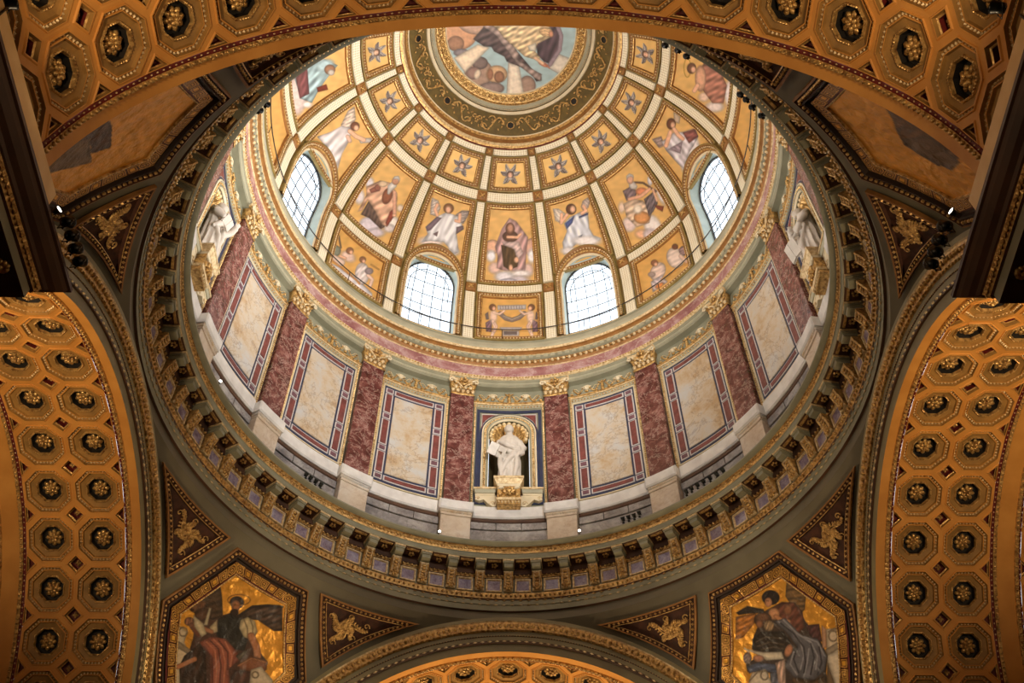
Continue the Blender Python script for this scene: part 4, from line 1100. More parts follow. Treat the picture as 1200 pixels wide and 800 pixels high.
mb.grid(lambda i, j: (-.86 * math.cos(math.pi * i) * j, RD - .02 + .95 * math.sin(math.pi * i) * j, NZ0), 14, 1, 'niche_olive')
NICH = mb.mesh('niche', True)
mb = MB()      # scallop shell
for k in range(15):
    a = R_(-22 + 224 * k / 14); ca, sa = math.cos(a), math.sin(a)
    f = lambda r, y: (r * ca, RD + y, NZS + .02 + r * .95 * sa)
    mb.tube([f(.06, .42), f(.3, .44), f(.55, .36), f(.72, .2), f(.79, .06)], [.03, .065, .1, .125, .13], 'gold', 8)
    mb.ell(f(.8, .05), ((.09 * ca, 0, .09 * sa), (-.11 * sa, 0, .11 * ca), (0, .09, 0)), 'gold_pale', 8, 5)
mb.grid(lambda i, j: (.8 * j * math.cos(R_(-22 + 224 * i)), RD + .5 - .4 * j * j, NZS + .02 + .76 * j * math.sin(R_(-22 + 224 * i))), 20, 5, 'gold')
mb.ell((0, RD + .36, NZS - .02), ((.16, 0, 0), (0, .1, 0), (0, 0, .13)), 'gold', 10, 6)
SHEL = mb.mesh('scallop_shell', True)
def spandrel(sg):
    mb = MB(); P = [(sg * 6.35, 36.48), (sg * 6.35, 35.3)]
    P += [(sg * 6.6 * math.cos(R_(t)), NZS + 1.42 * math.sin(R_(t))) for t in (10, 22, 34, 46, 58, 68)] + [(sg * 2.2, 36.52)]
    ids = [mb.vert(S_drum(u, v, .05)) for u, v in P]; mb.face(ids, 'joint_white')
    cx, cz = sg * 5.6, 36.1
    ids = [mb.vert(S_drum(cx + (u - cx) * .82, cz + (v - cz) * .82, .065)) for u, v in P]; mb.face(ids, 'tile_red'); return mb.mesh('spandrel_tile')
SPA = [spandrel(1), spandrel(-1)]
mb = MB()
for sg in (-1, 1):
    patch(mb, S_drum, sg * 6.45 - .2, sg * 6.45 + .2, 31.5, 35.2, .045, 'frieze_marble', 1, 2, us=US_D)
patch(mb, S_drum, -6.55, 6.55, 31.0, 31.5, .05, 'frieze_marble', 6, 2, us=US_D); FILL = mb.mesh('violet_slab')
# bracket under the statue: shelf, wings, gilt boss
def slabm(mb, x0, x1, y0, y1, z0, z1, m, fl=0):
    P0 = [(x0 + fl, y0 + fl, z0), (x1 - fl, y0 + fl, z0), (x1 - fl, y1, z0), (x0 + fl, y1, z0)]; P1 = [(x0, y0, z1), (x1, y0, z1), (x1, y1, z1), (x0, y1, z1)]
    i = [mb.vert(p) for p in P0] + [mb.vert(p) for p in P1]
    for q in ((0, 1, 2, 3), (4, 5, 6, 7), (0, 1, 5, 4), (1, 2, 6, 5), (2, 3, 7, 6), (3, 0, 4, 7)): mb.face([i[k] for k in q], m)
mb = MB()
slabm(mb, -.62, .62, 10.25, 11.5, 31.72, 31.84, 'gold_pale'); slabm(mb, -.6, .6, 10.27, 11.4, 31.50, 31.72, 'gold_pale', .1); slabm(mb, -.48, .48, 10.38, 11.3, 31.38, 31.50, 'cream', .03)
slabm(mb, -.46, .46, 10.42, 11.1, 30.72, 31.38, 'gold'); slabm(mb, -.5, .5, 10.38, 11.1, 30.60, 30.72, 'gold_pale', .02); slabm(mb, -.46, .46, 10.45, 11.1, 30.42, 30.60, 'gold')
for i in range(7): mb.ell((-.4 + .133 * i, 10.44, 30.52), ((.045, 0, 0), (0, .05, 0), (0, 0, .07)), 'gold_pale', 6, 4)
for i in range(9):
    a = i * .698; mb.ell((.2 * math.cos(a), 10.38, 31.06 + .17 * math.sin(a)), ((.11 * math.cos(a), 0, .11 * math.sin(a)), (0, .1, 0), (-.07 * math.sin(a), 0, .07 * math.cos(a))), 'gold', 6, 4)
mb.ell((0, 10.34, 31.06), ((.12, 0, 0), (0, .1, 0), (0, 0, .12)), 'gold', 8, 5)
for sg in (-1, 1): mb.ell((sg * .34, 10.42, 30.92), ((.1, 0, 0), (0, .1, 0), (0, 0, .15)), 'gold', 6, 4); mb.ell((sg * .32, 10.4, 31.28), ((.14, 0, .03), (0, .08, 0), (0, 0, .07)), 'cream', 6, 4)
BRK = mb.mesh('statue_bracket')
mb = MB()
for sg in (-1, 1):
    x0, x1 = sorted((sg * .5, sg * 1.42)); slabm(mb, x0, x1, 10.62, 11.1, 31.46, 31.56, 'gold_pale'); slabm(mb, x0 + .02, x1 - .02, 10.65, 11.1, 31.28, 31.46, 'sage_light', .03); slabm(mb, x0 + .06, x1 - .06, 10.72, 11.1, 31.18, 31.28, 'cream')
    P = [(sg * .5, 31.18), (sg * 1.36, 31.18), (sg * 1.36, 30.96), (sg * 1.2, 30.88), (sg * 1.02, 30.96), (sg * .84, 30.74), (sg * .66, 30.56), (sg * .5, 30.58)]
    a = [mb.vert((x, 10.74, z)) for x, z in P]; b = [mb.vert((x, 11.05, z)) for x, z in P]; mb.face(a, 'cream')
    for i in range(len(P)): j = (i + 1) % len(P); mb.face((a[i], a[j], b[j], b[i]), 'cream')
    for (cx, cz, r) in ((1.24, 31.02, .1), (.64, 30.72, .12)):
        mb.tube([(sg * (cx + r * (1 - i / 12) * math.cos(i * .6)), 10.72, cz + r * (1 - i / 12) * math.sin(i * .6)) for i in range(12)], .02, 'gold_pale', 4)
WNG = mb.mesh('bracket_wings')

for k in range(16):
    az = 22.5 * k; rz = -R_(az); rp = -R_(az + 11.25)
    p = obj('pilaster', SHAFT, drum, rz=rp)
    for nm, me in (('capital', CAP), ('pedestal', PED), ('ledge_block', LEDP)): obj(nm, me, p)
    obj('ledge_block', LEDB, drum, rz=rz); obj('plinth_slab', PLI, drum, rz=rz); obj('gilt_moulding', BEADF, drum, rz=rz); obj('garland', GAR, drum, rz=rz)
    if k % 4:
        b = obj('panel_border', BORD, drum, rz=rz)
        for t in TILES: obj('tile', t, b)
        obj('marble_slab', SLAB, b)
    else:
        b = obj('panel_border', NB, drum, rz=rz)
        for nm, me in (('arch_band', NARC), ('niche_moulding', NARV), ('niche', NICH), ('scallop_shell', SHEL), ('spandrel_tile', SPA[0]), ('spandrel_tile', SPA[1]), ('violet_slab', FILL), ('statue_bracket', BRK), ('bracket_wings', WNG)): obj(nm, me, b)

# ------------------------------------------------------------------ great cornice with consoles
mb = MB()
revolve(mb, [(11.3, 28.1), (10.12, 28.1), (10.12, 28.04), (10.17, 28.01), (10.3, 27.96), (10.35, 27.94), (10.33, 27.8), (10.35, 27.68), (10.38, 27.66), (10.38, 27.48), (10.42, 27.47), (10.95, 27.47), (10.95, 27.18), (10.98, 27.16), (10.98, 27.02), (11.02, 27.0), (11.02, 26.3), (10.96, 26.28), (10.96, 26.22), (11.0, 26.06), (11.04, 26.02), (11.04, 25.82), (11.07, 25.8), (11.07, 25.56), (11.3, 25.54), (11.3, 25.0)],
        ['sage', 'sage', 'sage', 'sage', 'gold', 'gold', 'gold', 'sage', 'sage', 'sage_light', 'cornice_brown', 'cornice_brown', 'cornice_brown', 'gold', 'cornice_brown', 'sage', 'gold', 'gold', 'gold', 'cornice_brown', 'sage', 'sage', 'sage', 'cornice_brown', 'pendentive'], n=256)
cor2 = top(mb.build('trim_2'), 'great ring cornice on gilt consoles over the crossing arches', 'cornice', kind='structure')
mb = MB(); beads(mb, ring_pts(10.325, 27.81), .13, .06, 'gold', closed=True); mb.build('rope_row', cor2, True, 'stuff')
mb = MB(); beads(mb, ring_pts(10.95, 26.17), .18, .07, 'gold', stretch=.7, closed=True, seg=5, ring=3); beads(mb, ring_pts(11.02, 25.99), .3, .035, 'gold', stretch=2.6, closed=True); mb.build('egg_row', cor2, True, 'stuff')
mb = MB(); beads(mb, ring_pts(11.05, 25.81), .3, .035, 'gold_pale', stretch=2.6, closed=True); mb.build('bead_row', cor2, True, 'stuff')
mb = MB(); beads(mb, ring_pts(10.95, 27.1), .17, .07, 'gold', closed=True); mb.build('leaf_row', cor2, True, 'stuff')
S_c = lambda a, z, o: azp(a, 11.02 - o, z)
mb = MB()
def clp(hw, z0, o0, z1, o1): return None
side = [(26.36, .02), (26.36, .1), (26.44, .16), (26.54, .13), (26.7, .17), (26.9, .26), (27.06, .33), (27.12, .33), (27.12, 0)]
L = [[S_c(a, z, o) for z, o in side] for a in (-.92, .92)]
mb.loops(L, 'gold_pale', closed=True); mb.face([mb.vert(p) for p in L[0]], 'gold'); mb.face([mb.vert(p) for p in L[1]], 'gold')
for a in (-.78, .78): mb.tube([S_c(a, z, o + .01) for z, o in side[2:7]], .03, 'gold', 4)
CON = mb.mesh('console')
mb = MB()
for i in range(6): blob(mb, S_c, .5 * math.cos(i * 1.047), 26.46 + .09 * math.sin(i * 1.047), .18, .07, .05, .05, 'gold', rot=i * 1.047)
blob(mb, S_c, 0, 26.46, .2, .05, .05, .06, 'gold')
for i in range(4): blob(mb, S_c, 0, 26.66 + .11 * i, .17 + .045 * i, .12, .08, .04, 'gold')
CLEAF = mb.mesh('leaf', True)
mb = MB(); patch(mb, S_c, -.85, .85, 27.16, 27.32, .55, 'sage', 2, 1, us=.19, msides='sage'); patch(mb, S_c, -1.05, 1.05, 27.32, 27.4, .59, 'sage', 1, 1, us=.19, msides='sage'); patch(mb, S_c, -1.15, 1.15, 27.4, 27.47, .61, 'gold_pale', 2, 1, us=.19, msides='gold_pale'); MOD = mb.mesh('modillion_block')
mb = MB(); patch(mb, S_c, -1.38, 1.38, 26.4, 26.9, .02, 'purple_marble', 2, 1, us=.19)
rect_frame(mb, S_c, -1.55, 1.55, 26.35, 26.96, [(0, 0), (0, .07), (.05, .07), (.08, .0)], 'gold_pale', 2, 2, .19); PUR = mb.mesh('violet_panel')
mb = MB()
Sx = lambda a, w, o: azp(a, 10.45 + w, 27.47 - o)
patch(mb, Sx, -1.3, 1.3, .04, .12, .05, 'gold', 2, 1, us=.19); patch(mb, Sx, -1.2, 1.2, .18, .42, .03, 'brown_ground', 2, 1, us=.19)
for i in range(5): blob(mb, Sx, .45 * math.cos(i * 1.257), .3 + .08 * math.sin(i * 1.257), .05, .05, .05, .04, 'gold')
SOF = mb.mesh('soffit_panel')
for k in range(64):
    rz = -R_(5.625 * k); c = obj('console', CON, cor2, rz=rz); obj('leaf', CLEAF, c); obj('modillion_block', MOD, c)
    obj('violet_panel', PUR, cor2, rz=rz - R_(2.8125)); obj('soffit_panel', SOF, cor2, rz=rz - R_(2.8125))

# ------------------------------------------------------------------ crossing arches with coffered soffits
PT = 1.516; CS = (12.37, 13.87, 16.31, 17.81); HS, HT, OA, DQ = .75, PT / 2, .69, .33
OB = OA * math.tan(R_(22.5))
S0 = lambda s, t, o: tuple(np.array(S_bar(s, t, o)) - np.array((0, 0, AZ)))
def oct_pts(a): b = a * math.tan(R_(22.5)); return [(a, -b), (a, b), (b, a), (-b, a), (-a, b), (-a, -b), (-b, -a), (b, -a)]
def arc_strip(mb, s0, s1, h0, h1, m, t0=-AR * math.pi / 2, t1=AR * math.pi / 2, n=72):
    mb.grid(lambda i, j: S_bar(s0 + (s1 - s0) * j, t0 + (t1 - t0) * i, h0 + (h1 - h0) * j), n, 1, m)
def arch_wall():
    mb = MB()
    for cs in CS:
        for k in range(-8, 9):
            I = [S_bar(cs + u, k * PT + v, 0) for u, v in oct_pts(OA)]
            O = [S_bar(cs + u, k * PT + v, 0) for u, v in [(HS, -HT + DQ), (HS, HT - DQ), (HS - DQ, HT), (-HS + DQ, HT), (-HS, HT - DQ), (-HS, -HT + DQ), (-HS + DQ, -HT), (HS - DQ, -HT)]]
            mb.loops([I, O], 'amber')
    tl = 8.5 * PT
    for sg in (-1, 1):
        for b0 in (11.62, 15.56):
            mb.grid(lambda i, q: S_bar(b0 + 3.0 * i, sg * (tl + (AR * math.pi / 2 - tl) * q), 0), 4, 1, 'amber')
    # edge bands: amber, gilt leaf, maroon
    for e, d in ((11.15, 1), (15.09, -1), (15.09, 1), (19.03, -1)):
        for s0, s1, h0, h1, m in ((0, .27, 0, 0, 'amber'), (.27, .28, 0, .05, 'gold'), (.28, .39, .05, .05, 'gold'), (.39, .4, .05, .02, 'maroon'), (.4, .46, .02, .02, 'maroon'), (.46, .47, .02, 0, 'maroon')):
            arc_strip(mb, e + d * s0, e + d * s1, h0, h1, m)
    # archivolt towards the crossing
    A = [(8.05, 11.15, 'archband'), (8.36, 11.13, 'cornice_brown'), (8.38, 11.07, 'cornice_brown'), (8.47, 11.07, 'archband'), (8.49, 11.1, 'archband'), (8.66, 11.1, 'cornice_brown'), (8.69, 11.08, 'archband'), (8.86, 11.08, 'gold'), (8.9, 11.0, 'gold'), (9.2, 10.97, 'gold_pale'), (9.24, 10.94, 'archband'), (9.4, 10.96, 'archband'), (9.42, 11.16, 'archband')]
    for (r0, y0, m), (r1, y1, _) in zip(A, A[1:]):
        mb.grid(lambda i, j: ((r0 + (r1 - r0) * j) * math.sin(math.pi * (i - .5)), y0 + (y1 - y0) * j, AZ + (r0 + (r1 - r0) * j) * math.cos(math.pi * (i - .5))), 72, 1, m)
    # barrel vault and walls of the arm beyond the arch
    RV2 = AR + .3
    mb.grid(lambda i, j: ((AR + .3 * j) * math.sin(math.pi * (i - .5)), 19.03, AZ + (AR + .3 * j) * math.cos(math.pi * (i - .5))), 72, 1, 'amber')
    mb.grid(lambda i, j: (RV2 * math.sin(math.pi * (i - .5)), 19.03 + 13.06 * j, AZ + RV2 * math.cos(math.pi * (i - .5))), 48, 4, 'amber')
    for sg in (-1, 1):
        mb.grid(lambda i, j: (sg * RV2, 19.03 + 13.06 * i, FLOOR + (AZ - FLOOR) * j), 4, 4, 'pier_stone')
    mb.grid(lambda i, j: (RV2 * (2 * i - 1), 32.09, FLOOR + (AZ + RV2 - FLOOR) * j), 4, 4, 'pier_stone')
    return mb.mesh('arch')
AW_ME = arch_wall()
# coffer pieces
mb = MB()
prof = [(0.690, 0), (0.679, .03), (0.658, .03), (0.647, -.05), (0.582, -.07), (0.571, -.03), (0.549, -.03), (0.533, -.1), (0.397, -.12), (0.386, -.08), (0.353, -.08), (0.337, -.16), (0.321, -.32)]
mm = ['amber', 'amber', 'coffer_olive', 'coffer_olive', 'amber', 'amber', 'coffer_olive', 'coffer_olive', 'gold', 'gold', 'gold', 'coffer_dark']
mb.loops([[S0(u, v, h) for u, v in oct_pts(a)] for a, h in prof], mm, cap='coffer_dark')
beads(mb, [S0(u, v, -.055) for u, v in oct_pts(.614)], .1, .043, 'gold_pale', closed=True, stretch=.75)
beads(mb, [S0(u, v, -.075) for u, v in oct_pts(.37)], .066, .024, 'gold', closed=True)
COF = mb.mesh('coffer')
mb = MB()
S_r = lambda s, t, o: S0(s, t, o - .26)
for ring, (n, r, l, w, o) in enumerate(((8, .165, .105, .075, .03), (6, .09, .08, .06, .09))):
    for i in range(n):
        a = 6.283 * i / n + ring * .3; blob(mb, S_r, r * math.cos(a), r * math.sin(a), o, l, w, .06, 'gold', rot=a)
blob(mb, S_r, 0, 0, .15, .055, .055, .06, 'gold')
ROSE = mb.mesh('rosette', True)
mb = MB()
dia = lambda q: [(q, 0), (0, q), (-q, 0), (0, -q)]
mb.loops([[S0(u, v, h) for u, v in dia(q)] for q, h in ((DQ, 0), (DQ - .03, .03), (DQ - .07, .03), (DQ - .08, -.06), (DQ - .13, -.08), (DQ - .14, -.22))], ['amber', 'amber', 'coffer_olive', 'gold', 'maroon'], cap='maroon')
for i in range(4): blob(mb, S0, .05 * math.cos(i * 1.571), .05 * math.sin(i * 1.571), -.18, .05, .04, .05, 'gold', rot=i * 1.571)
DIA = mb.mesh('diamond_coffer')
def tri_mesh(d):
    mb = MB(); T = lambda k: [(0, -DQ * k), (0, DQ * k), (d * DQ * k, 0)]
    cx = d * DQ * .36
    mb.loops([[S0(cx + (u - cx) * k, v * k, h) for u, v in T(1)] for k, h in ((1, 0), (.9, .025), (.75, .025), (.7, -.05), (.5, -.06), (.45, -.15))], ['amber', 'amber', 'coffer_olive', 'gold', 'maroon'], cap='maroon')
    return mb.mesh('triangle_coffer')
TRI = [tri_mesh(1), tri_mesh(-1)]
mb = MB()
for e, d in ((11.15, 1), (15.09, -1), (15.09, 1), (19.03, -1)):
    beads(mb, [S_bar(e + d * .335, AR * math.pi * (i / 60 - .5), .06) for i in range(61)], .14, .062, 'gold', stretch=.7)
    beads(mb, [S_bar(e + d * .43, AR * math.pi * (i / 60 - .5), .03) for i in range(61)], .16, .022, 'gold_pale', stretch=1.5)
SBEAD = mb.mesh('soffit_beads', True)
mb = MB()
arcp = lambda r, y: [(r * math.sin(math.pi * (i / 60 - .5)), y, AZ + r * math.cos(math.pi * (i / 60 - .5))) for i in range(61)]
beads(mb, arcp(8.425, 11.05), .26, .04, 'gold_pale', stretch=2.2); beads(mb, arcp(8.675, 11.07), .1, .022, 'gold'); beads(mb, arcp(9.05, 10.96), .2, .09, 'gold', stretch=.7, seg=5, ring=3); beads(mb, arcp(8.87, 11.02), .2, .04, 'gold', stretch=1.6)
ABEAD = mb.mesh('archivolt_beads', True)
for nm, ang, lab in (('wall_far', 0, 'far crossing arch with coffered amber soffit directly below the central niche'), ('wall_right', -90, 'crossing arch with coffered amber barrel beside the mosaic of the winged youth and old writer'),
                     ('wall_near', 180, 'wide coffered arch overhead framing the dome, edged with gilt leaf and maroon'), ('wall_left', 90, 'crossing arch with coffered amber barrel beside the mosaic of the bearded man with lion')):
    w = top(obj(nm, AW_ME, rz=R_(ang)), lab, 'arch', kind='structure')
    for k in range(-8, 9):
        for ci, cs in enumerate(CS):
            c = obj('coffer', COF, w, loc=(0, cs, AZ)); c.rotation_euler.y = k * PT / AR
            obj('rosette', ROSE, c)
        if k < 8:
            for s in (13.12, 17.06):
                d = obj('diamond_coffer', DIA, w, loc=(0, s, AZ)); d.rotation_euler.y = (k + .5) * PT / AR
            for q, s in ((0, 11.62), (1, 14.62), (0, 15.56), (1, 18.56)):
                d = obj('triangle_coffer', TRI[q], w, loc=(0, s, AZ)); d.rotation_euler.y = (k + .5) * PT / AR
    obj('soffit_beads', SBEAD, w, 'stuff'); obj('archivolt_beads', ABEAD, w, 'stuff')

# ------------------------------------------------------------------ pendentives, piers, impost cornices
def zlow(az):
    a = az if az <= 45 else 90 - az
    x = AP * math.tan(R_(a)); return AZ + (math.sqrt(AO * AO - x * x) if x < AO else 0)
def pend_mesh():
    mb = MB(); N, Mv = 72, 20
    def pt(i, j):
        az = 90 * i; z0 = zlow(az); z = z0 + (AZ + AO + .0 - z0) * j
        r = math.sqrt(max(PS * PS - (z - AZ) ** 2, 0)); return azp(az, r, z)
    mb.grid(pt, N, Mv, 'pendentive')
    mb.grid(lambda i, j: azp(90 * i, AP + .01 - (.0 * j), AZ + AO + .45 * j), N, 1, 'pendentive')
    return mb
PATH = [(8.05, 24.0), (8.05, 11.15), (9.4, 11.15)] + [tuple(azp(a, PS, 0)[:2]) for a in (42.5, 45, 47.5)] + [(11.15, 9.4), (11.15, 8.05), (24.0, 8.05)]
def off_path(d):
    P = [np.array(p) for p in PATH]; out = []
    for i in range(len(P)):
        e1 = (P[i] - P[i - 1]) if i else (P[1] - P[0]); e2 = (P[i + 1] - P[i]) if i < len(P) - 1 else e1
        e1 = e1 / np.linalg.norm(e1); e2 = e2 / np.linalg.norm(e2)
        n1 = np.array((e1[1], -e1[0])); n2 = np.array((e2[1], -e2[0])); m = n1 + n2
        out.append(P[i] + m * d / (m @ n1))
    return out
def pier_mesh():
    mb = MB()
    Q = off_path(0)
    for z0, z1, m in ((FLOOR, 12.6, 'pier_stone'), (12.6, 14.3, 'cornice_brown'), (14.3, AZ, 'amber')):
        mb.loops([[(x, y, z0) for x, y in Q], [(x, y, z1) for x, y in Q]], m, closed=False)
    return mb.mesh('pier')
def impost_mesh():
    mb = MB()
    pr = [(0, 12.5, 'cornice_brown'), (.1, 12.5, 'cornice_brown'), (.1, 12.9, 'gold'), (.16, 12.95, 'cornice_brown'), (.16, 13.3, 'gold'), (.24, 13.42, 'cornice_brown'), (.24, 13.5, 'cornice_brown'), (.62, 13.5, 'sage'), (.62, 13.72, 'brown_ground'), (.66, 13.74, 'gold'), (.72, 13.88, 'cornice_brown'), (.75, 13.9, 'cornice_brown'), (.78, 13.96, 'cornice_brown'), (.86, 14.02, 'cornice_brown'), (.93, 14.12, 'cornice_brown'), (.96, 14.2, 'cornice_brown'), (1.0, 14.22, 'cornice_brown'), (1.0, 14.3, 'cornice_brown'), (0, 14.34, 'cornice_brown')]
    L = [[(p[0], p[1], z) for p in off_path(d)] for d, z, _ in pr]
    mb.loops(L, [m for _, _, m in pr][:-1], closed=False)
    P = off_path(.7)
    beads(mb, [(x, y, 13.81) for x, y in P], .1, .05, 'gold')
    for i in range(2):
        a, b = (P[0], P[1]) if i == 0 else (P[-1], P[-2])
    return mb.mesh('impost_cornice')
PIER, IMP = pier_mesh(), impost_mesh()
mb = MB()
Sf = lambda u, v, o: (8.05 - u, v, 13.5 - o)
for i in range(9): blob(mb, Sf, .08 * math.cos(i * .698), .08 * math.sin(i * .698), .02, .06, .05, .05, 'gold', rot=i)
blob(mb, Sf, 0, 0, .05, .05, .05, .05, 'gold')
SROS = mb.mesh('soffit_rosette', True)

def poly_loop(C, n):
    """(az,z) corners -> chart points with n subdivisions per edge"""
    out = []
    for i in range(len(C)):
        a, b = C[i], C[(i + 1) % len(C)]
        out += [pend_pq(a[0] + (b[0] - a[0]) * k / n, a[1] + (b[1] - a[1]) * k / n) for k in range(n)]
    return out
HEX = [(37.4, 24.78), (52.6, 24.78), (58.0, 22.42), (49.5, 19.2), (40.5, 19.2), (32.0, 22.42)]
HL = poly_loop(HEX, 4)
hx = lambda d: inset_poly(HL, d)
def hex_frame():
    mb = MB()
    pr = [(0, -.02), (0, .1), (.05, .12), (.07, .06), (.22, .06), (.24, .1), (.28, .1), (.3, -.02), (.38, -.04), (.4, .02), (.72, .02), (.73, .05), (.78, .05), (.8, -.02)]
    mm = ['ochre', 'ochre', 'brown_ground', 'brown_ground', 'brown_ground', 'band_brown', 'band_brown', 'band_brown', 'band_brown', 'maroon', 'maroon', 'gold', 'gold']
    mb.loops([[S_pend(p[0], p[1], h + .07) for p in hx(d)] for d, h in pr], mm)
    beads(mb, [S_pend(p[0], p[1], .16) for p in hx(.145)], .15, .055, 'gold', closed=True, seg=5, ring=3)
    beads(mb, [S_pend(p[0], p[1], .12) for p in hx(.76)], .09, .025, 'gold_pale', closed=True)
    return mb.mesh('mosaic_frame')
HEXF = hex_frame()
def meander():
    mb = MB(); mb.v = []; cols = []
    A, B = hx(.41), hx(.715); n = 4
    ca, cb = A[::n], B[::n]
    for e in range(6):
        a0, a1, b0, b1 = ca[e], ca[(e + 1) % 6], cb[e], cb[(e + 1) % 6]
        Lg = np.linalg.norm((np.array(a1) + b1 - a0 - b0) / 2); nc = max(3, int(round(Lg / .34))); nx, ny = nc * 12, 12
        base = len(mb.v)
        for i in range(nx + 1):
            for j in range(ny + 1):
                s, t = i / nx, j / ny
                p = (np.array(a0) * (1 - s) + np.array(a1) * s) * (1 - t) + (np.array(b0) * (1 - s) + np.array(b1) * s) * t
                mb.v.append(tuple(S_pend(p[0], p[1], .1)))
                cell = int(s * nc * .9999); x = s * nc - cell; dd = max(abs(x - .5), abs(t - .5)) * 2
                k = int(dd * 5.2)
                if cell % 3 == 1: c = (236, 176, 70) if dd < .42 else ((84, 42, 26) if dd < .55 else ((214, 160, 80) if dd < .72 else (84, 44, 28)))
                else: c = (222, 170, 88) if (k % 2 == 0) != (abs(x - .5) < .1 and t > .5 and dd < .8) else (70, 38, 26)
                if cell in (0, nc - 1):
                    rr = math.hypot((x - .5), (t - .5)) * 2; c = (226, 172, 84) if int(rr * 5) % 2 == 0 else (72, 40, 26)
                cols.append(tuple(srgb(c)) + (.35,))
        for i in range(nx):
            for j in range(ny):
                q = base + i * (ny + 1) + j; mb.face((q, q + ny + 1, q + ny + 2, q + 1), 'mosaic')
    mb.col = cols
    return mb.mesh('meander_border')
MEA = meander()
# triangular fields with gilt acanthus
def tri_pts(mir):
    zx = lambda a: zlow(a) + .26 + .16 * (a - 16.2) / 14.2
    P = [(16.2 + 19.0 * i / 10, 24.86) for i in range(10)] + [(35.2 - 4.8 * i / 5, 24.86 - (24.86 - zx(30.4)) * i / 5) for i in range(5)] + [(30.4 - 14.2 * i / 10, zx(30.4 - 14.2 * i / 10)) for i in range(10)]
    if mir: P = [(90 - a, z) for a, z in P]
    return [pend_pq(a, z) for a, z in P], [pend_pq(*P[i]) for i in (0, 10, 15)]
def tri_field(mir):
    P, C = tri_pts(mir); C = [np.array(c) for c in C]
    l = [np.linalg.norm(C[1] - C[2]), np.linalg.norm(C[2] - C[0]), np.linalg.norm(C[0] - C[1])]
    I = sum(w * c for w, c in zip(l, C)) / sum(l)
    ar = abs(np.cross(C[1] - C[0], C[2] - C[0])) / 2; rin = 2 * ar / sum(l)
    sc = lambda d: [I + (np.array(p) - I) * (1 - d / rin) for p in P]
    mb = MB()
    pr = [(0, -.02), (0, .1), (.07, .1), (.08, .04), (.2, .03), (.22, .06), (.25, .05), (.27, -.06)]
    mb.loops([[S_pend(p[0], p[1], h + .08) for p in sc(d)] for d, h in pr], ['ochre', 'ochre', 'brown_ground', 'brown_ground', 'brown_ground', 'gold', 'brown_ground'], cap='brown_ground')
    beads(mb, [S_pend(p[0], p[1], .15) for p in sc(.14)], .17, .055, 'gold', closed=True)
    me1 = mb.mesh('triangle_field')
    S_p2 = lambda p, q, o: S_pend(p, q, o + .06)
    mb = MB(); rnd = random.Random(3)
    long = C[0] - I; long /= np.linalg.norm(long); perp = np.array((-long[1], long[0]))
    for (c0, ang, L) in ((I - long * .15, 0, 1.0), (I - long * .1, 2.3, .62), (I - long * .1, -2.3, .62), (I + long * .1, 1.2, .4), (I + long * .1, -1.2, .4)):
        d = long * math.cos(ang) + perp * math.sin(ang); q = np.array((-d[1], d[0])); pts = []
        for i in range(12):
            t = i / 11; p = c0 + d * L * t + q * .16 * math.sin(t * 5) * L; pts.append(S_p2(p[0], p[1], .02))
            for sg in (-1, 1):
                w = .17 * (1.1 - t) * L ** .5; pp = p + q * sg * w
                blob(mb, S_p2, pp[0], pp[1], -.01 + .05 * rnd.random(), .1 * (1.2 - t * .6), .04, .05, 'gold' if (i + sg) % 3 else 'gold', rot=math.atan2(d[1], d[0]) + sg * .8)
        mb.tube(pts, .03, 'gold', 5)
        pe = c0 + d * L
        mb.tube([S_p2(pe[0] + .13 * (1 - i / 12) * math.cos(i * .6), pe[1] + .13 * (1 - i / 12) * math.sin(i * .6), .03) for i in range(12)], .025, 'gold', 4)
    for i in range(8): blob(mb, S_p2, I[0] + .12 * math.cos(i * .785), I[1] + .12 * math.sin(i * .785), .03, .09, .05, .06, 'gold', rot=i * .785)
    blob(mb, S_p2, I[0], I[1], .06, .06, .06, .05, 'gold')
    return me1, mb.mesh('acanthus', True)
TF = [tri_field(False), tri_field(True)]
PEND = pend_mesh().mesh('pendentive', True)
hi = hx(.8); hi_c = [tuple(p) for p in hi]
bx0, bx1 = min(p[0] for p in hi), max(p[0] for p in hi); by0, by1 = min(p[1] for p in hi), max(p[1] for p in hi)
ho = [tuple(p) for p in hx(.74)]
for nm, ang, pic, lab, full in (('wall_far_right', 0, pic_writer, 'olive pendentive holding the mosaic of a winged youth behind an old writer', True), ('wall_near_right', -90, pic_dark_wing, 'olive pendentive holding a gold mosaic mostly hidden behind the overhead arch and a dark wing shape', False),
                           ('wall_near_left', 180, pic_dark_figure, 'olive pendentive holding a gold mosaic mostly hidden behind the overhead arch and a small dark shape', False), ('wall_far_left', 90, pic_scholar, 'olive pendentive holding the mosaic of a bearded man with a lion and open book', True)):
    rz = R_(ang)
    w = top(obj(nm, PEND, rz=rz), lab, 'pendentive', kind='structure')
    fr = obj('mosaic_frame', HEXF, w); obj('meander_border', MEA, fr)
    for a, b in TF:
        f = obj('triangle_field', a, w); obj('acanthus', b, f)
    n = 170 if full else 90
    m = paint_panel('mosaic_picture', S_pend, bx0 - .05, bx1 + .05, by0 - .05, by1 + .05, n, int(n * 1.1), .065, (232, 168, 72), pic, w, 'mosaic', rz=rz, gold=.75, clip=lambda u, v: inside(ho, u, v))
    m.rotation_euler.z = 0
    p = obj('pier', PIER, w); c = obj('impost_cornice', IMP, w)
    for i in range(8):
        obj('soffit_rosette', SROS, c, loc=(-.43, 11.1 + i * .85, 0))
        r = obj('soffit_rosette', SROS, c, loc=(11.1 + i * .85, 15.67, 0)); r.rotation_euler.z = -R_(90)
mb = MB(); mb.grid(lambda i, j: (-33 + 66 * i, -33 + 66 * j, FLOOR), 8, 8, 'floor_stone')
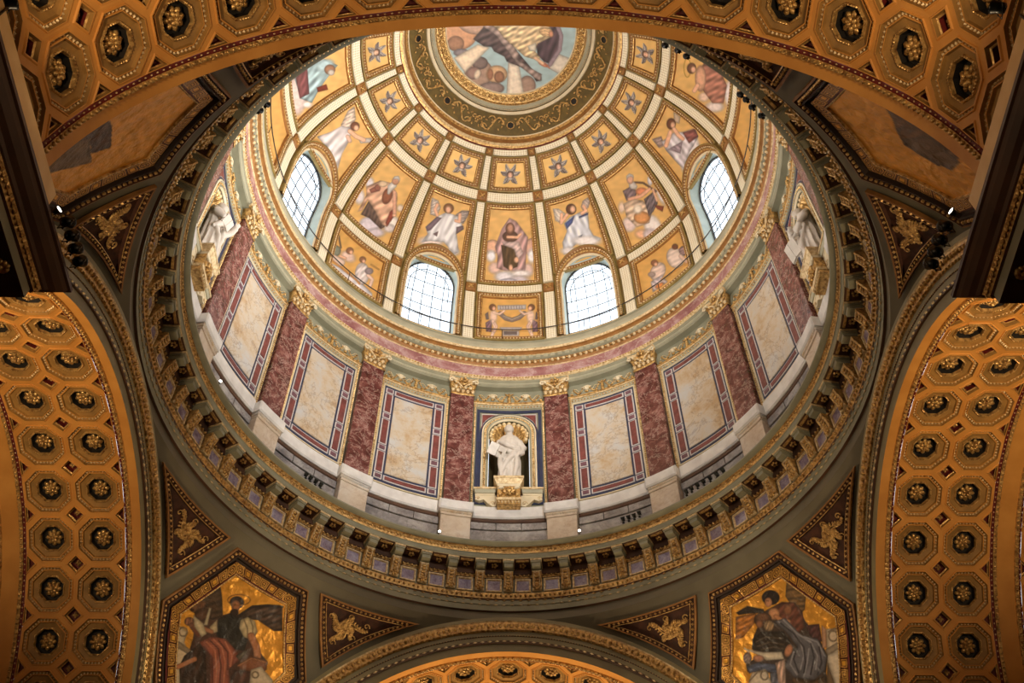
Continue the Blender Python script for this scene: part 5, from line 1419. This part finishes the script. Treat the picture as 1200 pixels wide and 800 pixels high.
top(mb.build('floor'), 'stone floor of the crossing far below the dome', 'floor', kind='structure')

# ------------------------------------------------------------------ statues
def statue(pose):
    """draped standing figure, feet at the origin, facing -y, 3.45 m high"""
    mb = MB()
    n = 36
    def loft(secs, m='statue_marble', fold=.0, k=9, ph=0.):
        L = []
        for (z, cx, cy, rx, ry, *f) in secs:
            fa = f[0] if f else fold
            L.append([(cx + rx * math.cos(t) * (1 + fa * math.sin(k * t + ph + z * 1.3)), cy + ry * math.sin(t) * (1 + fa * math.sin(k * t + ph + z * 1.3)), z) for t in [2 * math.pi * i / n for i in range(n)]])
        ids = mb.loops(L, m); mb.face(ids[0][::-1], m); mb.face(ids[-1], m)
    tw = pose.get('sway', .0)
    loft([(0, 0, 0, .48, .4, .14), (.25, 0, 0, .47, .4, .15), (.8, .02, 0, .41, .36, .13), (1.3, .04 + tw, 0, .39, .34, .11), (1.65, .03 + tw, 0, .37, .32, .09), (1.95, .0 + tw, 0, .34, .28, .05), (2.3, -.01 + tw, 0, .4, .29, .04), (2.58, 0 + tw, 0.02, .44, .26, .02), (2.74, 0 + tw, .03, .36, .22, .0), (2.84, 0 + tw, .02, .17, .16, 0), (2.98, 0 + tw, -.01, .12, .13, 0)], k=11)
    hx, hy, hz = tw + pose.get('hx', 0), -.06, 3.16
    mb.ell((hx, hy, hz), ((.17, 0, 0), (0, .2, 0), (0, 0, .26)), 'statue_marble', 16, 12)
    mb.ell((hx, hy + .05, hz + .07), ((.2, 0, 0), (0, .21, 0), (0, 0, .23)), 'statue_marble', 14, 10)       # hair
    mb.ell((hx, hy + .12, hz - .1), ((.16, 0, 0), (0, .12, 0), (0, 0, .2)), 'statue_marble', 12, 8)
    mb.ell((hx, hy - .2, hz - .02), ((.03, 0, 0), (0, .05, 0), (0, 0, .07)), 'statue_marble', 8, 6)          # nose
    mb.ell((hx, hy - .17, hz + .06), ((.13, 0, 0), (0, .045, 0), (0, 0, .028)), 'statue_marble', 10, 6)      # brow
    mb.ell((hx, hy - .17, hz - .11), ((.05, 0, 0), (0, .035, 0), (0, 0, .022)), 'statue_marble', 8, 6)      # mouth
    mb.ell((hx, hy - .15, hz - .2), ((.07, 0, 0), (0, .06, 0), (0, 0, .06)), 'statue_marble', 8, 6)         # chin / beard
    for sg in (-1, 1): mb.ell((hx + sg * .17, hy + .02, hz), ((.03, 0, 0), (0, .05, 0), (0, 0, .07)), 'statue_marble', 8, 6)
    for arm in pose['arms']:
        mb.tube(arm, [.16, .155, .125, .11, .085][:len(arm)], 'statue_marble', 10)
        e = np.array(arm[-1], float); dr = e - np.array(arm[-2], float); dr /= np.linalg.norm(dr); sd = np.cross(dr, (0, 0, 1.0)); sd /= np.linalg.norm(sd) + 1e-9
        mb.ell(e + dr * .07, (dr * .12, sd * .09, np.cross(dr, sd) * .05), 'statue_marble', 8, 6)
        for q in range(4): mb.tube([e + dr * .12 + sd * (.06 - .04 * q), e + dr * .2 + sd * (.065 - .043 * q), e + dr * (.25 - .02 * abs(q - 1.2)) + sd * (.06 - .04 * q) - np.array((0, 0, .03))], [.025, .024, .02], 'statue_marble', 6)
        mb.tube([e + dr * .03 + sd * .08, e + dr * .1 + sd * .14, e + dr * .16 + sd * .15], [.028, .026, .02], 'statue_marble', 6)
    for sw in pose['drape']:
        mb.tube(sw, [.07] + [.11] * (len(sw) - 2) + [.06], 'statue_marble', 8)
    for (x, y) in ((-.2, -.36), (.22, -.34)): mb.ell((x, y, .07), ((.1, 0, 0), (0, .2, 0), (0, 0, .08)), 'statue_marble', 10, 6)
    return mb
def put_statue(az, pose, label, extra):
    rz = -R_(az); loc = azp(az, 10.92, 31.84)
    root = empty('statue', loc, rz); top(root, label, 'statue', 'white marble statues in the drum niches')
    root.scale = (1.08, 1.0, 1.12)
    o = statue(pose).build('figure', root, True)
    r = o.modifiers.new('merge', 'REMESH'); r.mode = 'VOXEL'; r.voxel_size = .026; r.use_smooth_shade = True
    s = o.modifiers.new('soften', 'SMOOTH'); s.factor = .5; s.iterations = 3
    mb = MB(); mb.box((0, 0, .015), (.5, .42, .03), 'statue_marble'); mb.build('base_slab', root)
    extra(root)
def bookm(root, c, rot, tilt, sz=(.34, .05, .24)):
    mb = MB()
    for sg in (-1, 1):
        mb.box((sg * sz[0] * .5, 0, 0), (sz[0] * .5, sz[1], sz[2]), 'statue_marble', rot=sg * .18); mb.box((sg * sz[0] * .5, sz[1] * .9, 0), (sz[0] * .54, .015, sz[2] * 1.06), 'statue_marble', rot=sg * .18)
    o = mb.build('book', root); o.location = c; o.rotation_euler = (tilt, rot * .3, rot)
put_statue(0, dict(sway=.02, hx=-.02, arms=[[(-.34, 0, 2.5), (-.5, -.04, 2.05), (-.5, -.24, 1.66), (-.38, -.44, 1.5)], [(.38, 0, 2.5), (.56, -.02, 2.1), (.52, -.16, 1.72), (.4, -.3, 1.5)]],
                   drape=[[(-.38, -.2, 2.3), (-.1, -.36, 2.0), (.2, -.38, 1.82), (.42, -.28, 1.9)], [(.42, -.2, 1.9), (.2, -.4, 1.5), (-.1, -.42, 1.0), (-.3, -.38, .4)], [(-.36, -.28, 1.7), (-.34, -.38, .9), (-.3, -.42, .2)], [(.3, -.36, 1.5), (.3, -.4, .8), (.2, -.44, .1)], [(-.3, -.3, 1.85), (0, -.4, 1.6), (.3, -.36, 1.45)]]),
           'white marble robed statue holding an open book below the far gilt shell niche', lambda r: bookm(r, (-.46, -.52, 1.5), .5, .7))
put_statue(-90, dict(sway=-.03, hx=.05, arms=[[(-.36, 0, 2.52), (-.5, -.2, 2.2), (-.35, -.42, 2.1), (-.1, -.48, 2.2)], [(.38, 0, 2.52), (.62, -.15, 2.4), (.68, -.4, 2.65), (.62, -.55, 2.9)]],
                     drape=[[(.3, -.2, 2.5), (.0, -.38, 2.1), (-.3, -.36, 1.7), (-.4, -.2, 1.4)], [(-.38, -.25, 1.6), (-.1, -.42, 1.2), (.25, -.42, .6)], [(.36, -.25, 1.9), (.34, -.36, 1.0), (.3, -.42, .2)], [(.2, -.3, 2.2), (.36, -.34, 1.7), (.4, -.3, 1.2)]]),
           'white marble statue with raised arm in the side niche above the bearded man mosaic', lambda r: bookm(r, (-.1, -.55, 2.05), -.2, .5, (.24, .04, .2)))
put_statue(90, dict(sway=.03, hx=-.12, arms=[[(-.36, 0, 2.52), (-.52, -.24, 2.25), (-.4, -.48, 2.1), (-.2, -.56, 2.15)], [(.38, 0, 2.5), (.5, -.2, 2.1), (.36, -.42, 1.8), (.1, -.5, 1.7)]],
                    drape=[[(-.38, -.15, 2.5), (-.1, -.38, 2.2), (.25, -.38, 1.9), (.42, -.24, 1.7)], [(-.4, -.2, 2.2), (-.42, -.34, 1.5), (-.4, -.4, .8)], [(.4, -.25, 1.7), (.1, -.44, 1.1), (-.2, -.44, .3)], [(-.2, -.36, 2.0), (-.1, -.42, 1.2), (.1, -.44, .4)]]),
           'white marble statue with bowed head in the side niche above the winged youth mosaic', lambda r: bookm(r, (-.42, -.62, 1.35), .3, .35, (.3, .04, .34)))

# ------------------------------------------------------------------ floodlights and fittings
def flood_meshes(r, L):
    mb = MB()
    ang = [2 * math.pi * i / 12 for i in range(12)]
    lp = lambda rr, y: [(rr * math.cos(a), y, rr * math.sin(a)) for a in ang]
    ids = mb.loops([lp(r * .45, L * .5), lp(r * .8, L * .45), lp(r * .85, 0), lp(r, -L * .35), lp(r * 1.06, -L * .5), lp(r * .92, -L * .5), lp(r * .9, -L * .42)], 'black_metal'); mb.face(ids[0], 'black_metal')
    housing = mb.mesh('housing', True)
    mb = MB(); i = [mb.vert(p) for p in lp(r * .9, -L * .42)]; mb.face(i, 'black'); lens = mb.mesh('lens')
    mb = MB(); i = [mb.vert(p) for p in lp(r * .9, -L * .42)]; mb.face(i, 'lamp_white'); lit = mb.mesh('lens')
    mb = MB(); mb.tube([(-r * 1.15, 0, 0), (-r * 1.15, 0, -r * 1.4), (0, 0, -r * 1.7), (r * 1.15, 0, -r * 1.4), (r * 1.15, 0, 0)], r * .1, 'black_metal', 5); mb.tube([(0, 0, -r * 1.7), (0, 0, -r * 2.1)], r * .14, 'black_metal', 6)
    for sg in (-1, 1): mb.ell((sg * r * 1.1, 0, 0), ((r * .15, 0, 0), (0, r * .15, 0), (0, 0, r * .15)), 'black_metal')
    yoke = mb.mesh('yoke', True)
    return housing, lens, lit, yoke
FB, FS = flood_meshes(.1, .19), flood_meshes(.085, .16)
def floodlight(loc, target, label, group, big=True, lit=False, lift=0):
    hs, ln, li, yk = FB if big else FS; r = .1 if big else .085
    d = Vector(target) - Vector(loc)
    root = empty('floodlight', (loc[0], loc[1], loc[2]), math.atan2(d.y, d.x) + math.pi / 2)
    top(root, label, 'floodlight', group)
    if lit: root.scale = (.7, .7, .7)
    el = math.atan2(d.z, math.hypot(d.x, d.y))
    o = obj('housing', hs, root, loc=(0, 0, lift or r * 2.1)); o.rotation_euler.x = -el
    obj('lens', li if lit else ln, o)
    obj('yoke', yk, root, loc=(0, 0, lift or r * 2.1))
    if lift > r * 2.2:
        mb = MB(); mb.tube([(0, 0, 0), (0, 0, lift - r * 1.6)], r * .16, 'black_metal', 6); mb.box((0, 0, .012), (r * .5, r * .5, .012), 'black_metal'); mb.build('stand', root)
ORD = ('first', 'second', 'third', 'fourth', 'fifth', 'sixth', 'seventh')
for side, px in (('left', [(82, 255), (87, 271), (91, 286), (96, 301)]), ('right', [(1105, 260), (1099, 276), (1094, 290), (1089, 304)])):
    for q, (u, v) in enumerate(px):
        p = px_at_height(u, v, 14.65)
        floodlight((p[0], p[1], 14.31), (p[0] * .3, 6, 45), 'black floodlight, %s from the cream trough, on the impost cornice toward the %s' % (ORD[q], 'bearded man mosaic' if side == 'left' else 'winged youth mosaic'), 'floodlights on the impost cornices')
for (u, v), sg in (((72, 239), 1), ((1112, 241), -1)):
    p = px_at_height(u, v, 14.65)
    floodlight((p[0], p[1], 14.31), (p[0] + sg * 4, p[1] - 2, 15.2), 'small floodlight with glowing white lens at the trough end toward the %s' % ('bearded man mosaic' if sg > 0 else 'winged youth mosaic'), 'lit floodlights at the trough ends', big=False, lit=True)
for g, px in (('toward the far niche below a marble panel, bearded man side', [(359, 556), (364, 560), (370, 564), (376, 568)]), ('from the far niche below the first panel, winged youth side', [(730, 608), (736.5, 606), (743, 604), (749, 601)]), ('from the far niche below the second panel, winged youth side', [(804, 576), (810, 572), (817, 568), (824, 564), (832, 560), (840, 556), (847, 551)]),
              ('toward the statue with bowed head along the great cornice', [(868, 110), (875, 116), (882, 125), (893, 135)]), ('from the overhead arch on the great cornice', [(780, 52), (795, 58), (805, 65)]), ('toward the statue with raised arm along the great cornice', [(312, 122), (304, 129)])):
    for q, (u, v) in enumerate(px):
        p = px_at_height(u, v, 28.3)
        if math.hypot(p[0], p[1]) > 10.6: p = px_on_cylinder(u, v, 10.6)
        floodlight((p[0], p[1], 28.11), (-p[0] * .6, -p[1] * .6, 46), '%s small black floodlight ' % ORD[q] + g, 'floodlights along the great cornice', big=False, lift=p[2] - 28.11)
for (u, v, g) in ((258, 447, 'against the plinth at the side of the drum'), (515, 623, 'beside a beige pedestal at the bearded man side of the far niche'), (679, 622, 'beside a beige pedestal at the winged youth side of the far niche')):
    p = px_on_cylinder(u, v, 10.42)
    floodlight((p[0], p[1], 28.11), (0, -12, 20), 'small bright lamp ' + g, None, big=False, lit=True, lift=max(.2, (p[2] - 28.11) / .7))

# the light of those fixtures: one spot for each row of floodlights, at the row
for side, px in ((-1, (89, 278)), (1, (1097, 282))):
    p = px_at_height(*px, 14.65)
    lamp('impost_floodlights', 'SPOT', (p[0] - side * .1, p[1] + .25, 15.0), (-side * 8.9, 9.4, 21.8), 6800, (1.0, .78, .5), .2, spot=26, blend=1.0)
for (u, v), sg in (((72, 239), 1), ((1112, 241), -1)):
    p = px_at_height(u, v, 14.65)
    lamp('lit_floodlight', 'SPOT', (p[0] + sg * .25, p[1] - .1, 14.6), (p[0] + sg * 4, p[1] - 2, 15.6), 420, (1.0, .72, .42), .1, spot=160, blend=.6)
for n, px in ((4, (367.5, 562)), (4, (740, 605)), (7, (825, 564)), (4, (880, 122)), (3, (793, 58)), (2, (308, 126))):
    p = px_at_height(*px, 28.45); a = math.atan2(p[0], p[1])
    lamp('cornice_floodlights', 'SPOT', (10.45 * math.sin(a), 10.45 * math.cos(a), 28.75), (-9.5 * math.sin(a), -9.5 * math.cos(a), 41.5), 1750 * n, (1.0, .96, .90), .15, spot=88, blend=.8)
# single black floodlight clipped to each trough
for (u, v), sg, nm in (((1170, 9), 1, 'winged youth'), ((10, 4), -1, 'bearded man')):
    p = px_at_height(u, v, 14.9)
    floodlight((p[0], p[1], 14.69), (0, p[1] + 1.5, 23), 'single black floodlight standing on the cream trough toward the %s mosaic' % nm, 'floodlights on the troughs')
    lamp('trough_floodlight', 'SPOT', (p[0] - sg * .12, p[1] + .03, 15.05), (0, p[1] + 1.5, 23), 820, (1.0, .72, .42), .1, spot=140, blend=.85)

# light troughs along the impost cornice of the near arch
for sg, nm in ((-1, 'bearded man'), (1, 'winged youth')):
    root = empty('light_trough', (sg * 7.06, -11.68, 14.3)); top(root, 'long cream light trough on the brown impost cornice toward the %s mosaic' % nm, 'light trough')
    for part, x0, x1, z0, z1 in (('front_board', 0, .05, 0, .34), ('bottom_board', .05, .5, 0, .05)):
        mb = MB(); a, b = sorted((sg * x0, sg * x1)); mb.box(((a + b) / 2, -5, (z0 + z1) / 2), ((b - a) / 2, 5, (z1 - z0) / 2), 'trough_paint'); mb.build(part, root)
    mb = MB(); mb.tube([(sg * .0 - sg * .02, -2.9, -.02), (sg * 0 - sg * .02, -2.9, .36)], .02, 'black_metal', 6); mb.build('clip', root)
